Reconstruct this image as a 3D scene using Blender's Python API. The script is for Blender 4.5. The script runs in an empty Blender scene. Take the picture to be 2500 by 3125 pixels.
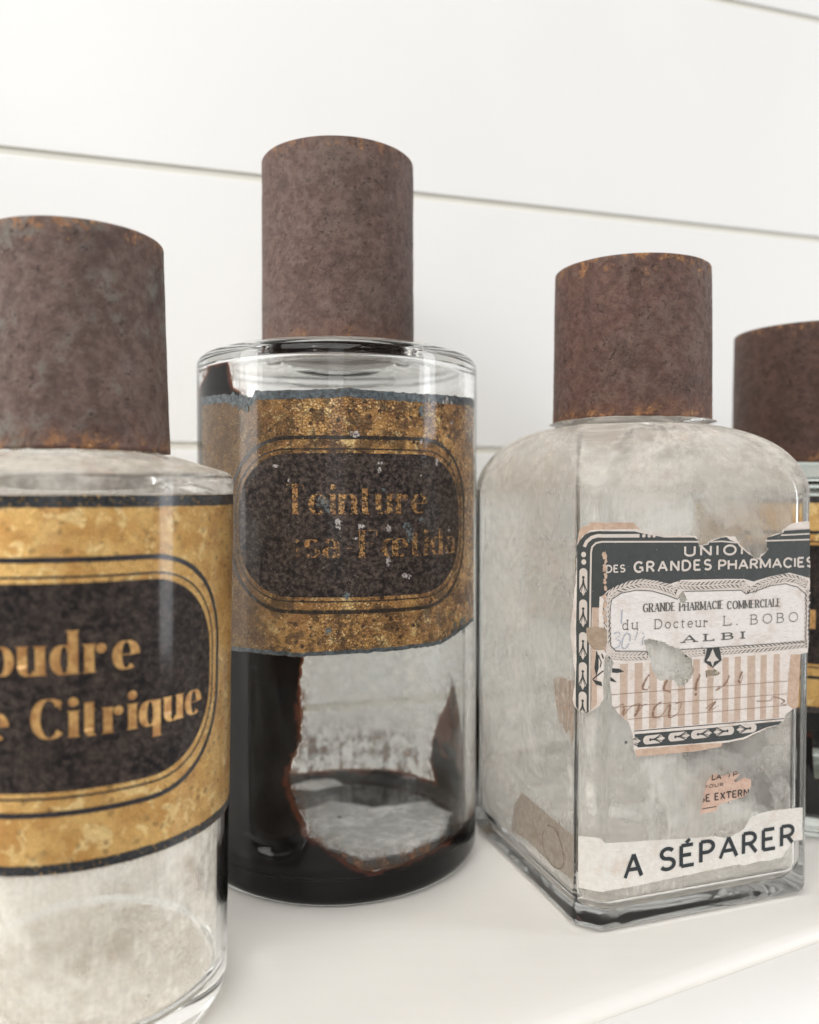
import bpy, bmesh, math, random
import numpy as np
from mathutils import Vector, Matrix
from mathutils.geometry import delaunay_2d_cdt
from math import radians, sin, cos, pi

random.seed(7)
scene = bpy.context.scene
COL = scene.collection

# ------------------------------------------------------------------ camera
CAM_H = 0.130                      # lens height above the shelf, metres
cam_d = bpy.data.cameras.new("camera")
cam_d.sensor_fit = 'HORIZONTAL'
cam_d.sensor_width = 36.0
cam_d.lens = 36.0
cam_d.clip_start = 0.01
cam_d.clip_end = 50.0
cam_d.dof.use_dof = True
cam_d.dof.focus_distance = 0.235
cam_d.dof.aperture_fstop = 11.0
cam = bpy.data.objects.new("camera", cam_d)
COL.objects.link(cam)
cam.location = (0, 0, CAM_H)
cam.rotation_euler = (radians(90 - 1.53), 0, 0)
scene.camera = cam

# ------------------------------------------------------------------ light
world = bpy.data.worlds.new("World")
scene.world = world
world.use_nodes = True
bg = world.node_tree.nodes["Background"]
bg.inputs[0].default_value = (1.0, 0.975, 0.94, 1)
bg.inputs[1].default_value = 0.24

def window_light(name, loc, target, sx, sy, power, col):
    d = bpy.data.lights.new(name, 'AREA')
    d.shape = 'RECTANGLE'; d.size = sx; d.size_y = sy
    d.energy = power; d.color = col
    o = bpy.data.objects.new(name, d); COL.objects.link(o)
    o.location = loc
    o.rotation_euler = (Vector(target) - Vector(loc)).to_track_quat('-Z', 'Y').to_euler()
    return o
window_light("front_window_light", (-0.35, -1.15, 1.45), (0, 0.3, 0.12), 1.9, 1.5, 35.5, (1.0, 0.985, 0.96))
window_light("right_window_light", (1.75, 0.0, 0.36), (0, 0.25, 0.12), 0.36, 1.4, 13, (0.95, 0.97, 1.0))
window_light("left_window_light", (-1.7, -0.35, 0.55), (0, 0.3, 0.1), 0.6, 1.2, 15, (1.0, 0.985, 0.96))
window_light("centre_window_light", (0.1, -2.2, 0.45), (0.05, 0.3, 0.12), 0.5, 1.2, 2.2, (0.98, 0.99, 1.0))

# ------------------------------------------------------------------ picture
scene.view_settings.view_transform = 'Standard'
scene.view_settings.look = 'None'
scene.view_settings.exposure = 0.0
scene.view_settings.gamma = 1.0
scene.view_settings.use_curve_mapping = False
scene.render.engine = 'CYCLES'
cy = scene.cycles
cy.adaptive_threshold = 0.015
cy.max_bounces = 18; cy.transmission_bounces = 16; cy.glossy_bounces = 10
cy.diffuse_bounces = 6; cy.transparent_max_bounces = 40
cy.blur_glossy = 0.0
cy.sample_clamp_indirect = 8.0
cy.use_denoising = True
# ------------------------------------------------------------------ node helper
class NT:
    def __init__(self, name):
        self.mat = bpy.data.materials.new(name)
        self.mat.use_nodes = True
        self.nt = self.mat.node_tree
        self.nt.nodes.clear()
        self.out = self.nt.nodes.new('ShaderNodeOutputMaterial')
    def node(self, t, **kw):
        n = self.nt.nodes.new(t)
        for k, v in kw.items(): setattr(n, k, v)
        return n
    def put(self, sock, v):
        if isinstance(v, bpy.types.NodeSocket): self.nt.links.new(v, sock)
        elif v is not None:
            if hasattr(sock, 'default_value'):
                if isinstance(v, (tuple, list)) and len(v) == 3 and sock.type == 'RGBA': v = (*v, 1)
                sock.default_value = v
    def obj(self): return self.node('ShaderNodeTexCoord').outputs['Object']
    def uv(self): return self.node('ShaderNodeTexCoord').outputs['UV']
    def attr(self, name):
        return self.node('ShaderNodeAttribute', attribute_name=name).outputs['Fac']
    def scale(self, vec, s, off=(0, 0, 0)):
        m = self.node('ShaderNodeMapping'); self.put(m.inputs['Vector'], vec)
        m.inputs['Scale'].default_value = s if isinstance(s, (tuple, list)) else (s, s, s)
        m.inputs['Location'].default_value = off
        return m.outputs[0]
    def noise(self, vec, scale, detail=4, rough=.55, dist=0):
        n = self.node('ShaderNodeTexNoise'); self.put(n.inputs['Vector'], vec)
        n.inputs['Scale'].default_value = scale; n.inputs['Detail'].default_value = detail
        n.inputs['Roughness'].default_value = rough; n.inputs['Distortion'].default_value = dist
        return n.outputs['Fac']
    def voro(self, vec, scale, feature='F1', rnd=1.0):
        n = self.node('ShaderNodeTexVoronoi', feature=feature); self.put(n.inputs['Vector'], vec)
        n.inputs['Scale'].default_value = scale; n.inputs['Randomness'].default_value = rnd
        return n.outputs['Distance']
    def ramp(self, fac, a, b, lo=0.0, hi=1.0):
        n = self.node('ShaderNodeMapRange', interpolation_type='SMOOTHSTEP'); self.put(n.inputs[0], fac)
        n.inputs[1].default_value = a; n.inputs[2].default_value = b
        n.inputs[3].default_value = lo; n.inputs[4].default_value = hi
        return n.outputs[0]
    def math(self, op, a, b=None, c=None, clamp=False):
        n = self.node('ShaderNodeMath', operation=op, use_clamp=clamp)
        for i, v in enumerate((a, b, c)):
            if v is not None: self.put(n.inputs[i], v)
        return n.outputs[0]
    def mix(self, f, a, b):
        n = self.node('ShaderNodeMix', data_type='RGBA')
        self.put(n.inputs[0], f); self.put(n.inputs[6], a); self.put(n.inputs[7], b)
        return n.outputs[2]
    def sep(self, vec):
        n = self.node('ShaderNodeSeparateXYZ'); self.put(n.inputs[0], vec); return n.outputs
    def bump(self, h, strength=.3, dist=.0005, normal=None):
        n = self.node('ShaderNodeBump'); n.inputs['Strength'].default_value = strength
        n.inputs['Distance'].default_value = dist; self.put(n.inputs['Height'], h)
        if normal is not None: self.put(n.inputs['Normal'], normal)
        return n.outputs[0]
    def bsdf(self, **kw):
        n = self.node('ShaderNodeBsdfPrincipled')
        for k, v in kw.items(): self.put(n.inputs[k.replace('_', ' ')], v)
        return n.outputs[0]
    def transp(self, col=(1, 1, 1)):
        n = self.node('ShaderNodeBsdfTransparent'); self.put(n.inputs[0], col); return n.outputs[0]
    def shmix(self, f, a, b):
        n = self.node('ShaderNodeMixShader'); self.put(n.inputs[0], f)
        self.nt.links.new(a, n.inputs[1]); self.nt.links.new(b, n.inputs[2]); return n.outputs[0]
    def done(self, sh):
        self.nt.links.new(sh, self.out.inputs['Surface']); return self.mat

# ------------------------------------------------------------------ mesh helpers
def link(name, me, mat=None, parent=None):
    o = bpy.data.objects.new(name, me); COL.objects.link(o)
    if mat is not None: me.materials.append(mat)
    if parent is not None: o.parent = parent
    return o
def mesh(name, verts, faces, smooth=True, uvs=None):
    me = bpy.data.meshes.new(name)
    me.from_pydata([tuple(map(float, v)) for v in verts], [], [tuple(int(i) for i in f) for f in faces])
    if uvs is not None:
        lay = me.uv_layers.new(name="UVMap")
        li = np.zeros(len(me.loops), dtype=np.int32); me.loops.foreach_get("vertex_index", li)
        lay.data.foreach_set("uv", np.asarray(uvs, dtype=np.float32)[li].ravel())
    if smooth: me.polygons.foreach_set("use_smooth", [True] * len(me.polygons))
    me.update()
    return me
def thing(name, label, cat, loc, rz, group=None):
    o = bpy.data.objects.new(name, None); COL.objects.link(o)
    o.empty_display_size = .02
    o.location = loc; o.rotation_euler = (0, 0, rz)
    o["label"] = label; o["category"] = cat
    if group: o["group"] = group
    return o
def lathe(profile, seg=144):
    """closed (r,z) outline that starts and ends on the axis"""
    V = []; F = []; rows = []
    for r, z in profile:
        if r < 1e-7:
            rows.append([len(V)]); V.append((0, 0, z))
        else:
            rows.append(list(range(len(V), len(V) + seg)))
            V += [(r * cos(2 * pi * k / seg), r * sin(2 * pi * k / seg), z) for k in range(seg)]
    for A, B in zip(rows, rows[1:]):
        for k in range(seg):
            j = (k + 1) % seg
            if len(A) == 1 and len(B) == 1: continue
            if len(A) == 1: F.append((A[0], B[j], B[k]))
            elif len(B) == 1: F.append((A[k], A[j], B[0]))
            else: F.append((A[k], A[j], B[j], B[k]))
    return V, F
def arc2(cx, cz, r, a0, a1, n=8):
    return [(cx + r * cos(radians(a0 + (a1 - a0) * i / n)), cz + r * sin(radians(a0 + (a1 - a0) * i / n))) for i in range(n + 1)]

# value noise (numpy) for outlines and masks
def vnoise(x, y, seed=0):
    x = np.asarray(x, float); y = np.asarray(y, float)
    xi = np.floor(x); yi = np.floor(y); fx = x - xi; fy = y - yi
    fx = fx * fx * (3 - 2 * fx); fy = fy * fy * (3 - 2 * fy)
    def hsh(a, b):
        v = np.sin(a * 127.1 + b * 311.7 + seed * 74.7) * 43758.5453
        return v - np.floor(v)
    return (hsh(xi, yi) * (1 - fx) + hsh(xi + 1, yi) * fx) * (1 - fy) + (hsh(xi, yi + 1) * (1 - fx) + hsh(xi + 1, yi + 1) * fx) * fy
def fnoise(x, y, seed=0, oct=4):
    s = 0; a = .5
    for k in range(oct):
        s = s + a * vnoise(np.asarray(x) * 2 ** k, np.asarray(y) * 2 ** k, seed + k); a *= .5
    return s - .47
def inside(poly, x, y):
    P = np.asarray(poly, float); x = np.asarray(x, float); y = np.asarray(y, float)
    r = np.zeros(x.shape, bool); j = len(P) - 1
    for i in range(len(P)):
        c = ((P[i, 1] > y) != (P[j, 1] > y)) & (x < (P[j, 0] - P[i, 0]) * (y - P[i, 1]) / (P[j, 1] - P[i, 1] + 1e-12) + P[i, 0])
        r ^= c; j = i
    return r
def sdist(poly, x, y, closed=True):
    """signed distance to a polygon, positive inside"""
    P = np.asarray(poly, float); d = np.full(np.shape(x), 1e9)
    n = len(P)
    for i in range(n if closed else n - 1):
        a = P[i]; b = P[(i + 1) % n]; ab = b - a
        t = np.clip(((x - a[0]) * ab[0] + (y - a[1]) * ab[1]) / (ab @ ab + 1e-12), 0, 1)
        d = np.minimum(d, np.hypot(x - a[0] - t * ab[0], y - a[1] - t * ab[1]))
    return np.where(inside(P, x, y), d, -d)
def densify(P, step, jag=0.0, seed=1, closed=True):
    out = []; n = len(P)
    for i in range(n if closed else n - 1):
        a = np.array(P[i], float); b = np.array(P[(i + 1) % n], float); L = np.linalg.norm(b - a)
        k = max(1, int(math.ceil(L / step)))
        for t in range(k):
            q = a + (b - a) * t / k
            if jag:
                q = q + jag * 2 * np.array([fnoise(q[0] * 1.3, q[1] * 1.3, seed), fnoise(q[0] * 1.3 + 50, q[1] * 1.3, seed)])
            out.append((float(q[0]), float(q[1])))
    if not closed: out.append(tuple(map(float, P[-1])))
    return out

# ---- printed sheets: flat drawings in millimetres (s along the surface, z up)
class Sheet:
    """collects polygons and strokes drawn on the unrolled surface and bends them onto it"""
    def __init__(self, surf): self.surf = surf; self.V = []; self.F = []; self.U = []; self.k = 0
    def add_tris(self, pts, faces, off):
        b = len(self.V)
        for s, z in pts:
            self.V.append(self.surf(s, z, off)); self.U.append((s, z))
        self.F += [tuple(b + i for i in f) for f in faces]
    def poly(self, outer, off, holes=(), grid=2.0, creases=(), clip=None):
        verts = []; edges = []
        for ring in [outer, *holes]:
            b = len(verts); n = len(ring)
            verts += [Vector(p) for p in ring]
            edges += [(b + i, b + (i + 1) % n) for i in range(n)]
        xs = [p[0] for p in outer]; zs = [p[1] for p in outer]
        for c in creases:
            if min(xs) < c < max(xs):
                b = len(verts); m = max(2, int((max(zs) - min(zs)) / 2))
                for i in range(m + 1): verts.append(Vector((c, min(zs) + 1e-3 + (max(zs) - min(zs) - 2e-3) * i / m)))
                edges += [(b + i, b + i + 1) for i in range(m)]
        if grid:
            gx = np.arange(min(xs) + .37 * grid, max(xs), grid); gz = np.arange(min(zs) + .41 * grid, max(zs), grid)
            if len(gx) and len(gz):
                X, Zz = np.meshgrid(gx, gz); X = X.ravel(); Zz = Zz.ravel()
                ok = sdist(outer, X, Zz) > .15 * grid
                verts += [Vector((float(a), float(b))) for a, b in zip(X[ok], Zz[ok])]
        r = delaunay_2d_cdt(verts, edges, [], 0, 1e-5)
        pts = [(v.x, v.y) for v in r[0]]; faces = [tuple(f) for f in r[2]]
        faces = clip_faces(pts, faces, [outer, *holes])
        if clip is not None: faces = clip_faces(pts, faces, clip)
        self.add_tris(pts, faces, off); return self
    def stroke(self, P, w, off, step=.6, clip=None, w1=None):
        P = [np.array(p, float) for p in densify(P, step, closed=False)]
        n = len(P); L = []; R = []
        for i in range(n):
            d = P[min(i + 1, n - 1)] - P[max(i - 1, 0)]; d = d / (np.linalg.norm(d) + 1e-9)
            ww = w(d, i / (n - 1)) if callable(w) else (w if w1 is None else w + (w1 - w) * i / (n - 1))
            nn = np.array([-d[1], d[0]]) * ww / 2
            L.append(P[i] + nn); R.append(P[i] - nn)
        pts = L + R; faces = [(i, n + i, n + i + 1, i + 1) for i in range(n - 1)]
        if clip is not None: faces = clip_faces(pts, faces, clip)
        self.k += 1
        self.add_tris(pts, faces, off + (self.k % 12) * .003); return self
    def disc(self, c, r, off, n=14, ry=None):
        ry = ry or r
        pts = [(c[0] + r * cos(2 * pi * i / n), c[1] + ry * sin(2 * pi * i / n)) for i in range(n)]
        self.k += 1
        self.add_tris([c] + pts, [(0, i + 1, (i + 1) % n + 1) for i in range(n)], off + (self.k % 12) * .003); return self
    def build(self, name, mat, parent, smooth=True):
        return link(name, mesh(name, self.V, self.F, smooth, self.U), mat, parent)
def clip_faces(pts, faces, clip):
    P = np.array([[p[0], p[1]] for p in pts]); C = np.array([P[list(f)].mean(0) for f in faces])
    if not len(C): return faces
    ok = inside(clip[0], C[:, 0], C[:, 1])
    for h in clip[1:]: ok &= ~inside(h, C[:, 0], C[:, 1])
    return [f for f, o in zip(faces, ok) if o]

# ---- letterforms: centre-line strokes; the pen gives the weight
def arc(cx, cy, rx, ry, a0, a1, n=16):
    return [(cx + rx * cos(radians(a0 + (a1 - a0) * i / n)), cy + ry * sin(radians(a0 + (a1 - a0) * i / n))) for i in range(n + 1)]
# each glyph: advance width, [(stroke, weight)], [serif points]; weight n = by direction, t = hairline
G = {
 'A': (.74, [([(.0, 0), (.37, 1)], 't'), ([(.37, 1), (.74, 0)], 'n'), ([(.14, .34), (.6, .34)], 't')], [(0, 0), (.74, 0)]),
 'B': (.56, [([(0, 0), (0, 1)], 'n'), ([(0, 1), (.26, 1)] + arc(.26, .765, .24, .235, 90, -90) + [(0, .53)], 'n'), ([(0, .53), (.28, .53)] + arc(.28, .265, .28, .265, 90, -90) + [(0, 0)], 'n')], [(0, 0), (0, 1)]),
 'C': (.68, [(arc(.36, .5, .36, .5, 42, 318, 26), 'n'), ([(.64, .98), (.64, .72)], 't')], []),
 'D': (.68, [([(0, 0), (0, 1)], 'n'), ([(0, 1), (.24, 1)] + arc(.24, .5, .42, .5, 90, -90, 20) + [(0, 0)], 'n')], [(0, 0), (0, 1)]),
 'E': (.54, [([(0, 0), (0, 1)], 'n'), ([(0, 1), (.5, 1)], 'n'), ([(0, .52), (.42, .52)], 'n'), ([(0, 0), (.54, 0)], 'n')], [(0, 0), (0, 1)]),
 'F': (.52, [([(0, 0), (0, 1)], 'n'), ([(0, 1), (.52, 1), (.52, .78)], 't'), ([(0, .5), (.4, .5)], 't')], [(0, 0), (0, 1)]),
 'G': (.7, [(arc(.36, .5, .36, .5, 42, 300, 26), 'n'), ([(.4, .44), (.66, .44), (.66, .06)], 'n')], []),
 'H': (.62, [([(0, 0), (0, 1)], 'n'), ([(.62, 0), (.62, 1)], 'n'), ([(0, .52), (.62, .52)], 'n')], [(0, 0), (0, 1), (.62, 0), (.62, 1)]),
 'I': (.05, [([(.02, 0), (.02, 1)], 'n')], [(.02, 0), (.02, 1)]),
 'J': (.35, [([(.3, 1), (.3, .2)] + arc(.14, .2, .16, .2, 0, -160), 'n')], [(.3, 1)]),
 'L': (.5, [([(0, 0), (0, 1)], 'n'), ([(0, 0), (.5, 0), (.5, .2)], 'n')], [(0, 0), (0, 1)]),
 'M': (.8, [([(0, 0), (0, 1)], 'n'), ([(0, 1), (.4, .1)], 'n'), ([(.4, .1), (.8, 1)], 't'), ([(.8, 1), (.8, 0)], 'n')], [(0, 0), (0, 1), (.8, 0), (.8, 1)]),
 'N': (.64, [([(0, 0), (0, 1)], 'n'), ([(0, 1), (.64, 0)], 'n'), ([(.64, 0), (.64, 1)], 'n')], [(0, 0), (0, 1), (.64, 1)]),
 'O': (.78, [(arc(.39, .5, .39, .5, 90, 450, 32), 'n')], []),
 'P': (.54, [([(0, 0), (0, 1)], 'n'), ([(0, 1), (.26, 1)] + arc(.26, .73, .28, .27, 90, -90) + [(0, .46)], 'n')], [(0, 0), (0, 1)]),
 'R': (.6, [([(0, 0), (0, 1)], 'n'), ([(0, 1), (.26, 1)] + arc(.26, .74, .27, .26, 90, -90) + [(0, .48)], 'n'), ([(.27, .48), (.58, 0)], 'n')], [(0, 0), (0, 1), (.58, 0)]),
 'S': (.56, [(arc(.28, .755, .25, .245, 28, 270, 18) + arc(.28, .255, .28, .255, 90, -150, 18), 'n')], []),
 'T': (.62, [([(.31, 0), (.31, 1)], 'n'), ([(0, .78), (0, 1), (.62, 1), (.62, .78)], 't')], [(.31, 0)]),
 'U': (.62, [([(0, 1), (0, .32)] + arc(.31, .32, .31, .32, 180, 360, 16) + [(.62, 1)], 'n')], [(0, 1), (.62, 1)]),
 'X': (.64, [([(0, 1), (.64, 0)], 'n'), ([(0, 0), (.64, 1)], 't')], [(0, 0), (0, 1), (.64, 0), (.64, 1)]),
 'a': (.46, [([(.38, .1), (.38, .46)] + arc(.2, .46, .18, .2, 0, 150), 'n'), (arc(.19, .19, .19, .19, 60, 330, 18), 'n'), ([(.38, .12), (.48, .02)], 'n')], []),
 'c': (.44, [(arc(.24, .33, .24, .33, 45, 315, 22), 'n')], []),
 'd': (.5, [(arc(.22, .33, .22, .33, 30, 330, 22), 'n'), ([(.43, 0), (.43, 1)], 'n')], [(.43, 1), (.43, 0)]),
 'e': (.48, [(arc(.24, .33, .24, .33, 0, 310, 22), 'n'), ([(.02, .34), (.48, .34)], 't')], []),
 'i': (.06, [([(.03, 0), (.03, .66)], 'n'), ('dot', (.03, .9))], [(.03, 0), (.03, .66)]),
 'n': (.46, [([(0, 0), (0, .66)], 'n'), ([(.02, .5)] + arc(.25, .42, .2, .24, 150, 0) + [(.45, 0)], 'n')], [(0, 0), (.45, 0), (0, .66)]),
 'o': (.5, [(arc(.25, .33, .25, .33, 90, 450, 26), 'n')], []),
 'q': (.5, [(arc(.22, .33, .22, .33, 30, 330, 22), 'n'), ([(.43, .66), (.43, -.32)], 'n')], [(.43, -.32)]),
 'r': (.4, [([(.02, 0), (.02, .66)], 'n'), ([(.05, .46), (.14, .6), (.28, .64)], 't'), ('dot', (.31, .55))], [(.02, 0), (.02, .66)]),
 's': (.38, [(arc(.19, .495, .17, .165, 28, 270, 14) + arc(.19, .17, .19, .165, 90, -150, 14), 'n')], []),
 't': (.3, [([(.1, .86), (.1, .14)] + arc(.2, .14, .1, .14, 180, 300, 8), 'n'), ([(-.04, .66), (.28, .66)], 't')], []),
 'u': (.5, [([(.02, .66), (.02, .2)] + arc(.2, .2, .18, .2, 180, 320, 10), 'n'), ([(.45, .66), (.45, 0)], 'n')], [(.02, .66), (.45, .66), (.45, 0)]),
 '\u0153': (.82, [(arc(.22, .33, .22, .33, 90, 450, 24), 'n'), (arc(.6, .33, .22, .33, 0, 310, 22), 'n'), ([(.4, .34), (.82, .34)], 't')], []),
 '-': (.26, [([(.02, .34), (.24, .34)], 'n')], []),
 '.': (.06, [('dot', (.03, .05))], []),
}
G['\u00c9'] = (G['E'][0], G['E'][1] + [([(.2, 1.12), (.34, 1.3)], 'n')], G['E'][2])
def lettering(sheet, text, s0, s1, z0, hgt, off, thick, thin, serif=0.0, gap=.24, space=.5, dot=.1, clip=None, slant=0.0, xh=1.0, rise=0.0):
    """lays a line of text between s0 and s1 (mm), cap height hgt"""
    total = 0
    for ch in text: total += (space if ch == ' ' else G[ch][0] + gap)
    total -= gap
    k = (s1 - s0) / total; x = 0
    for ch in text:
        if ch == ' ': x += space; continue
        adv, strokes, ser = G[ch]
        def T(p): 
            return (s0 + (x + p[0]) * k + slant * p[1] * hgt, z0 + p[1] * hgt + rise * (x / total))
        for st in strokes:
            if st[0] == 'dot':
                sheet.disc(T(st[1]), dot * hgt, off, 12); continue
            P = [T(p) for p in st[0]]
            if st[1] == 't': w = thin
            else: w = lambda d, t: thin + (thick - thin) * abs(d[1]) ** 1.6
            sheet.stroke(P, w, off, .45, clip)
        for p in ser:
            if serif:
                c = T(p); sheet.stroke([(c[0] - serif / 2, c[1]), (c[0] + serif / 2, c[1])], (thin if thin < thick * .5 else max(thin, .06 * hgt)), off, .45, clip)
        x += adv + gap
# ------------------------------------------------------------------ materials
def mat_wall():
    m = NT("white_wall_paint"); o = m.obj()
    n = m.noise(o, 9, 3); st = m.noise(m.scale(o, (14, 500, 500)), 1, 4)
    c = m.mix(n, (.86, .86, .85), (.90, .898, .885))
    return m.done(m.bsdf(Base_Color=c, Roughness=m.ramp(n, .3, .7, .42, .6), Normal=m.bump(st, .18, .0004)))
def mat_shelf():
    m = NT("cream_shelf_paint"); o = m.obj()
    grain = m.noise(m.scale(o, (22, 420, 420)), 1, 6, .65, .6)
    broad = m.noise(o, 12, 4)
    speck = m.ramp(m.voro(o, 95), .06, .035)
    speck = m.math('MULTIPLY', speck, m.ramp(m.noise(o, 33, 1), .60, .64))
    c = m.mix(broad, (.80, .775, .735), (.845, .825, .79))
    c = m.mix(m.ramp(grain, .2, .9, 0, .45), c, (.865, .845, .81))
    c = m.mix(m.math('MULTIPLY', speck, .85), c, (.03, .025, .02))
    return m.done(m.bsdf(Base_Color=c, Roughness=.42, Normal=m.bump(grain, .07, .0003)))
def mat_glass(name, tint, rough=0.0, bumpy=.0, ior=1.45):
    m = NT(name); kw = {}
    if bumpy:
        o = m.obj(); h = m.noise(m.scale(o, (18, 18, 7)), 1, 2)
        kw['Normal'] = m.bump(h, bumpy, .004)
    return m.done(m.bsdf(Base_Color=tint, Roughness=rough, IOR=ior, Transmission_Weight=1.0, **kw))
def mat_rust(name, seed, z0, z1, orange=1.0, grey=.5, tone=(1, 1, 1)):
    m = NT(name); o = m.scale(m.obj(), 1, (seed * .37, seed * .21, 0)); z = m.sep(m.obj())[2]
    big = m.noise(o, 45, 5, .65); mid = m.noise(o, 330, 5, .7); fine = m.noise(o, 950, 4, .65); micro = m.noise(o, 1900, 3)
    c = m.mix(m.ramp(mid, .34, .66), (.086, .046, .036), (.158, .096, .078))
    c = m.mix(m.math('MULTIPLY', m.ramp(m.math('ADD', big, m.math('MULTIPLY', m.math('SUBTRACT', mid, .5), .5)), .50, .66), grey), c, (.150, .132, .108))
    lav = m.ramp(m.noise(o, 130, 5, .65), .54, .72); c = m.mix(m.math('MULTIPLY', lav, .5), c, (.215, .150, .135))
    pits = m.math('MULTIPLY', m.ramp(m.noise(o, 520, 3, .75), .585, .66), m.ramp(m.noise(o, 90, 3), .36, .6))
    c = m.mix(m.math('MULTIPLY', pits, .75), c, (.030, .015, .012))
    pale = m.ramp(fine, .60, .72); c = m.mix(m.math('MULTIPLY', pale, .42), c, (.27, .19, .165))
    run = m.noise(m.scale(o, (90, 90, 16)), 1, 4, .6); c = m.mix(m.math('MULTIPLY', m.ramp(run, .52, .70), .45), c, (.075, .042, .034))
    dk = m.ramp(m.noise(o, 62, 5, .7), .54, .66); c = m.mix(m.math('MULTIPLY', dk, .5), c, (.052, .028, .022))
    tn = m.node('ShaderNodeMix', data_type='RGBA', blend_type='MULTIPLY'); tn.inputs[0].default_value = 1; m.put(tn.inputs[6], c); tn.inputs[7].default_value = (*tone, 1); c = tn.outputs[2]
    jag = m.math('MULTIPLY', m.math('SUBTRACT', m.noise(o, 190, 5, .7), .5), .030)
    zb = m.math('ADD', z, jag)
    low = m.ramp(zb, z0 + .0065, z0 - .0005); top = m.ramp(zb, z1 - .0040, z1 + .0015)
    e = m.math('MAXIMUM', low, m.math('MULTIPLY', top, .75)); fl = m.ramp(m.noise(o, 380, 4, .7), .46, .60)
    e = m.math('MULTIPLY', m.math('MULTIPLY', e, fl), orange, clamp=True)
    c = m.mix(m.math('MULTIPLY', low, .35 * orange), c, (.13, .055, .032))
    c = m.mix(e, c, (.30, .135, .052))
    hot = m.math('MULTIPLY', e, m.ramp(fine, .54, .66)); c = m.mix(hot, c, (.60, .36, .17))
    h = m.math('ADD', m.math('MULTIPLY', mid, 1.0), m.math('ADD', m.math('MULTIPLY', fine, .5), m.math('MULTIPLY', micro, .2)))
    h = m.math('SUBTRACT', h, m.math('MULTIPLY', pits, .5))
    return m.done(m.bsdf(Base_Color=c, Roughness=m.ramp(fine, .3, .7, .45, .8), Metallic=.1, Normal=m.bump(h, .75, .0006)))
def mat_gold(name, dirt, seed=0., crackle=.0, left_grime=False):
    m = NT(name); u = m.scale(m.uv(), 1, (seed * 13.1, seed * 7.3, seed)); x = m.sep(m.uv())[0]
    n1 = m.noise(u, .13, 5, .6); n2 = m.noise(u, .62, 5, .62); n3 = m.noise(u, 2.6, 3); n4 = m.noise(u, 1.2, 4, .65)
    lo, hi = ((.38, .185, .060), (.64, .36, .12)) if crackle else ((.56, .30, .09), (.74, .47, .17))
    c = m.mix(m.ramp(n1, .33, .66), lo, hi)
    fl = m.ramp(m.noise(u, .20, 5, .66, .8), .565, .60); c = m.mix(m.math('MULTIPLY', fl, .75), c, (.90, .67, .31))
    c = m.mix(m.math('MULTIPLY', m.ramp(n2, .48, .70), dirt * .85), c, (.20, .098, .04))
    sp = m.ramp(m.math('ADD', m.voro(u, .30), m.math('MULTIPLY', n4, .40)), .46, .36)
    c = m.mix(m.math('MULTIPLY', sp, dirt), c, (.045, .023, .014))
    cr = m.voro(m.scale(u, 1), 1.05, 'DISTANCE_TO_EDGE')
    h = m.math('ADD', n3, m.math('MULTIPLY', n2, .8))
    if crackle:
        area = m.ramp(m.noise(u, .07, 3), .34, .6)
        c = m.mix(m.math('MULTIPLY', m.math('MULTIPLY', m.ramp(cr, .12, .04), crackle), area), c, (.07, .034, .016))
        c = m.mix(m.math('MULTIPLY', m.ramp(m.noise(u, .9, 5, .75), .58, .62), .9), c, (.98, .68, .36))  # bright flecks: metal glints painted into the gold colour
        big = m.ramp(m.noise(u, .19, 6, .78), .49, .55); c = m.mix(m.math('MULTIPLY', big, .8), c, (.085, .045, .022))
        h = m.math('ADD', h, m.math('MULTIPLY', m.ramp(cr, 0, .16), .9))
    if left_grime:
        g = m.ramp(m.math('ADD', x, m.math('MULTIPLY', m.math('SUBTRACT', n2, .5), 56)), -4, -36)
        c = m.mix(m.math('MULTIPLY', g, .78), c, (.105, .060, .026))
    rough = m.ramp(n4, .3, .75, .24, .5)
    return m.done(m.bsdf(Base_Color=c, Metallic=.5 if crackle else .80, Roughness=rough, Coat_Weight=.5, Coat_Roughness=.10, Normal=m.bump(h, .8, .0004)))
def mat_black(name, seed=0., brown=.5, wear=.3):
    m = NT(name); u = m.scale(m.uv(), 1, (seed * 9.1, seed * 3.3, seed))
    n1 = m.noise(u, .16, 5, .65); n2 = m.noise(u, .62, 6, .75); n3 = m.noise(u, 1.5, 4, .75)
    c = m.mix(m.ramp(n1, .32, .66), (.009, .008, .009), (.032, .024, .021))
    c = m.mix(m.math('MULTIPLY', m.ramp(n2, .42, .66), brown), c, (.118, .086, .072))
    c = m.mix(m.math('MULTIPLY', m.ramp(n2, .40, .30), .8), c, (.005, .005, .006))
    c = m.mix(m.math('MULTIPLY', m.math('MULTIPLY', m.ramp(n3, .60, .68), m.ramp(n1, .4, .6)), wear), c, (.33, .30, .28))
    return m.done(m.bsdf(Base_Color=c, Roughness=.55, Specular_IOR_Level=.12, Coat_Weight=.45, Coat_Roughness=.11, Coat_IOR=1.4, Normal=m.bump(n2, .3, .0003)))
def worn(m, u, sh, lo, hi, scale=1.2, keep=None):
    """paint flaked off in places: what lies under it shows through"""
    a = m.ramp(m.noise(u, scale, 5, .7), lo, hi)
    if keep is not None: a = m.math('MULTIPLY', a, keep)
    return m.shmix(a, m.transp(), sh)
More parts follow.
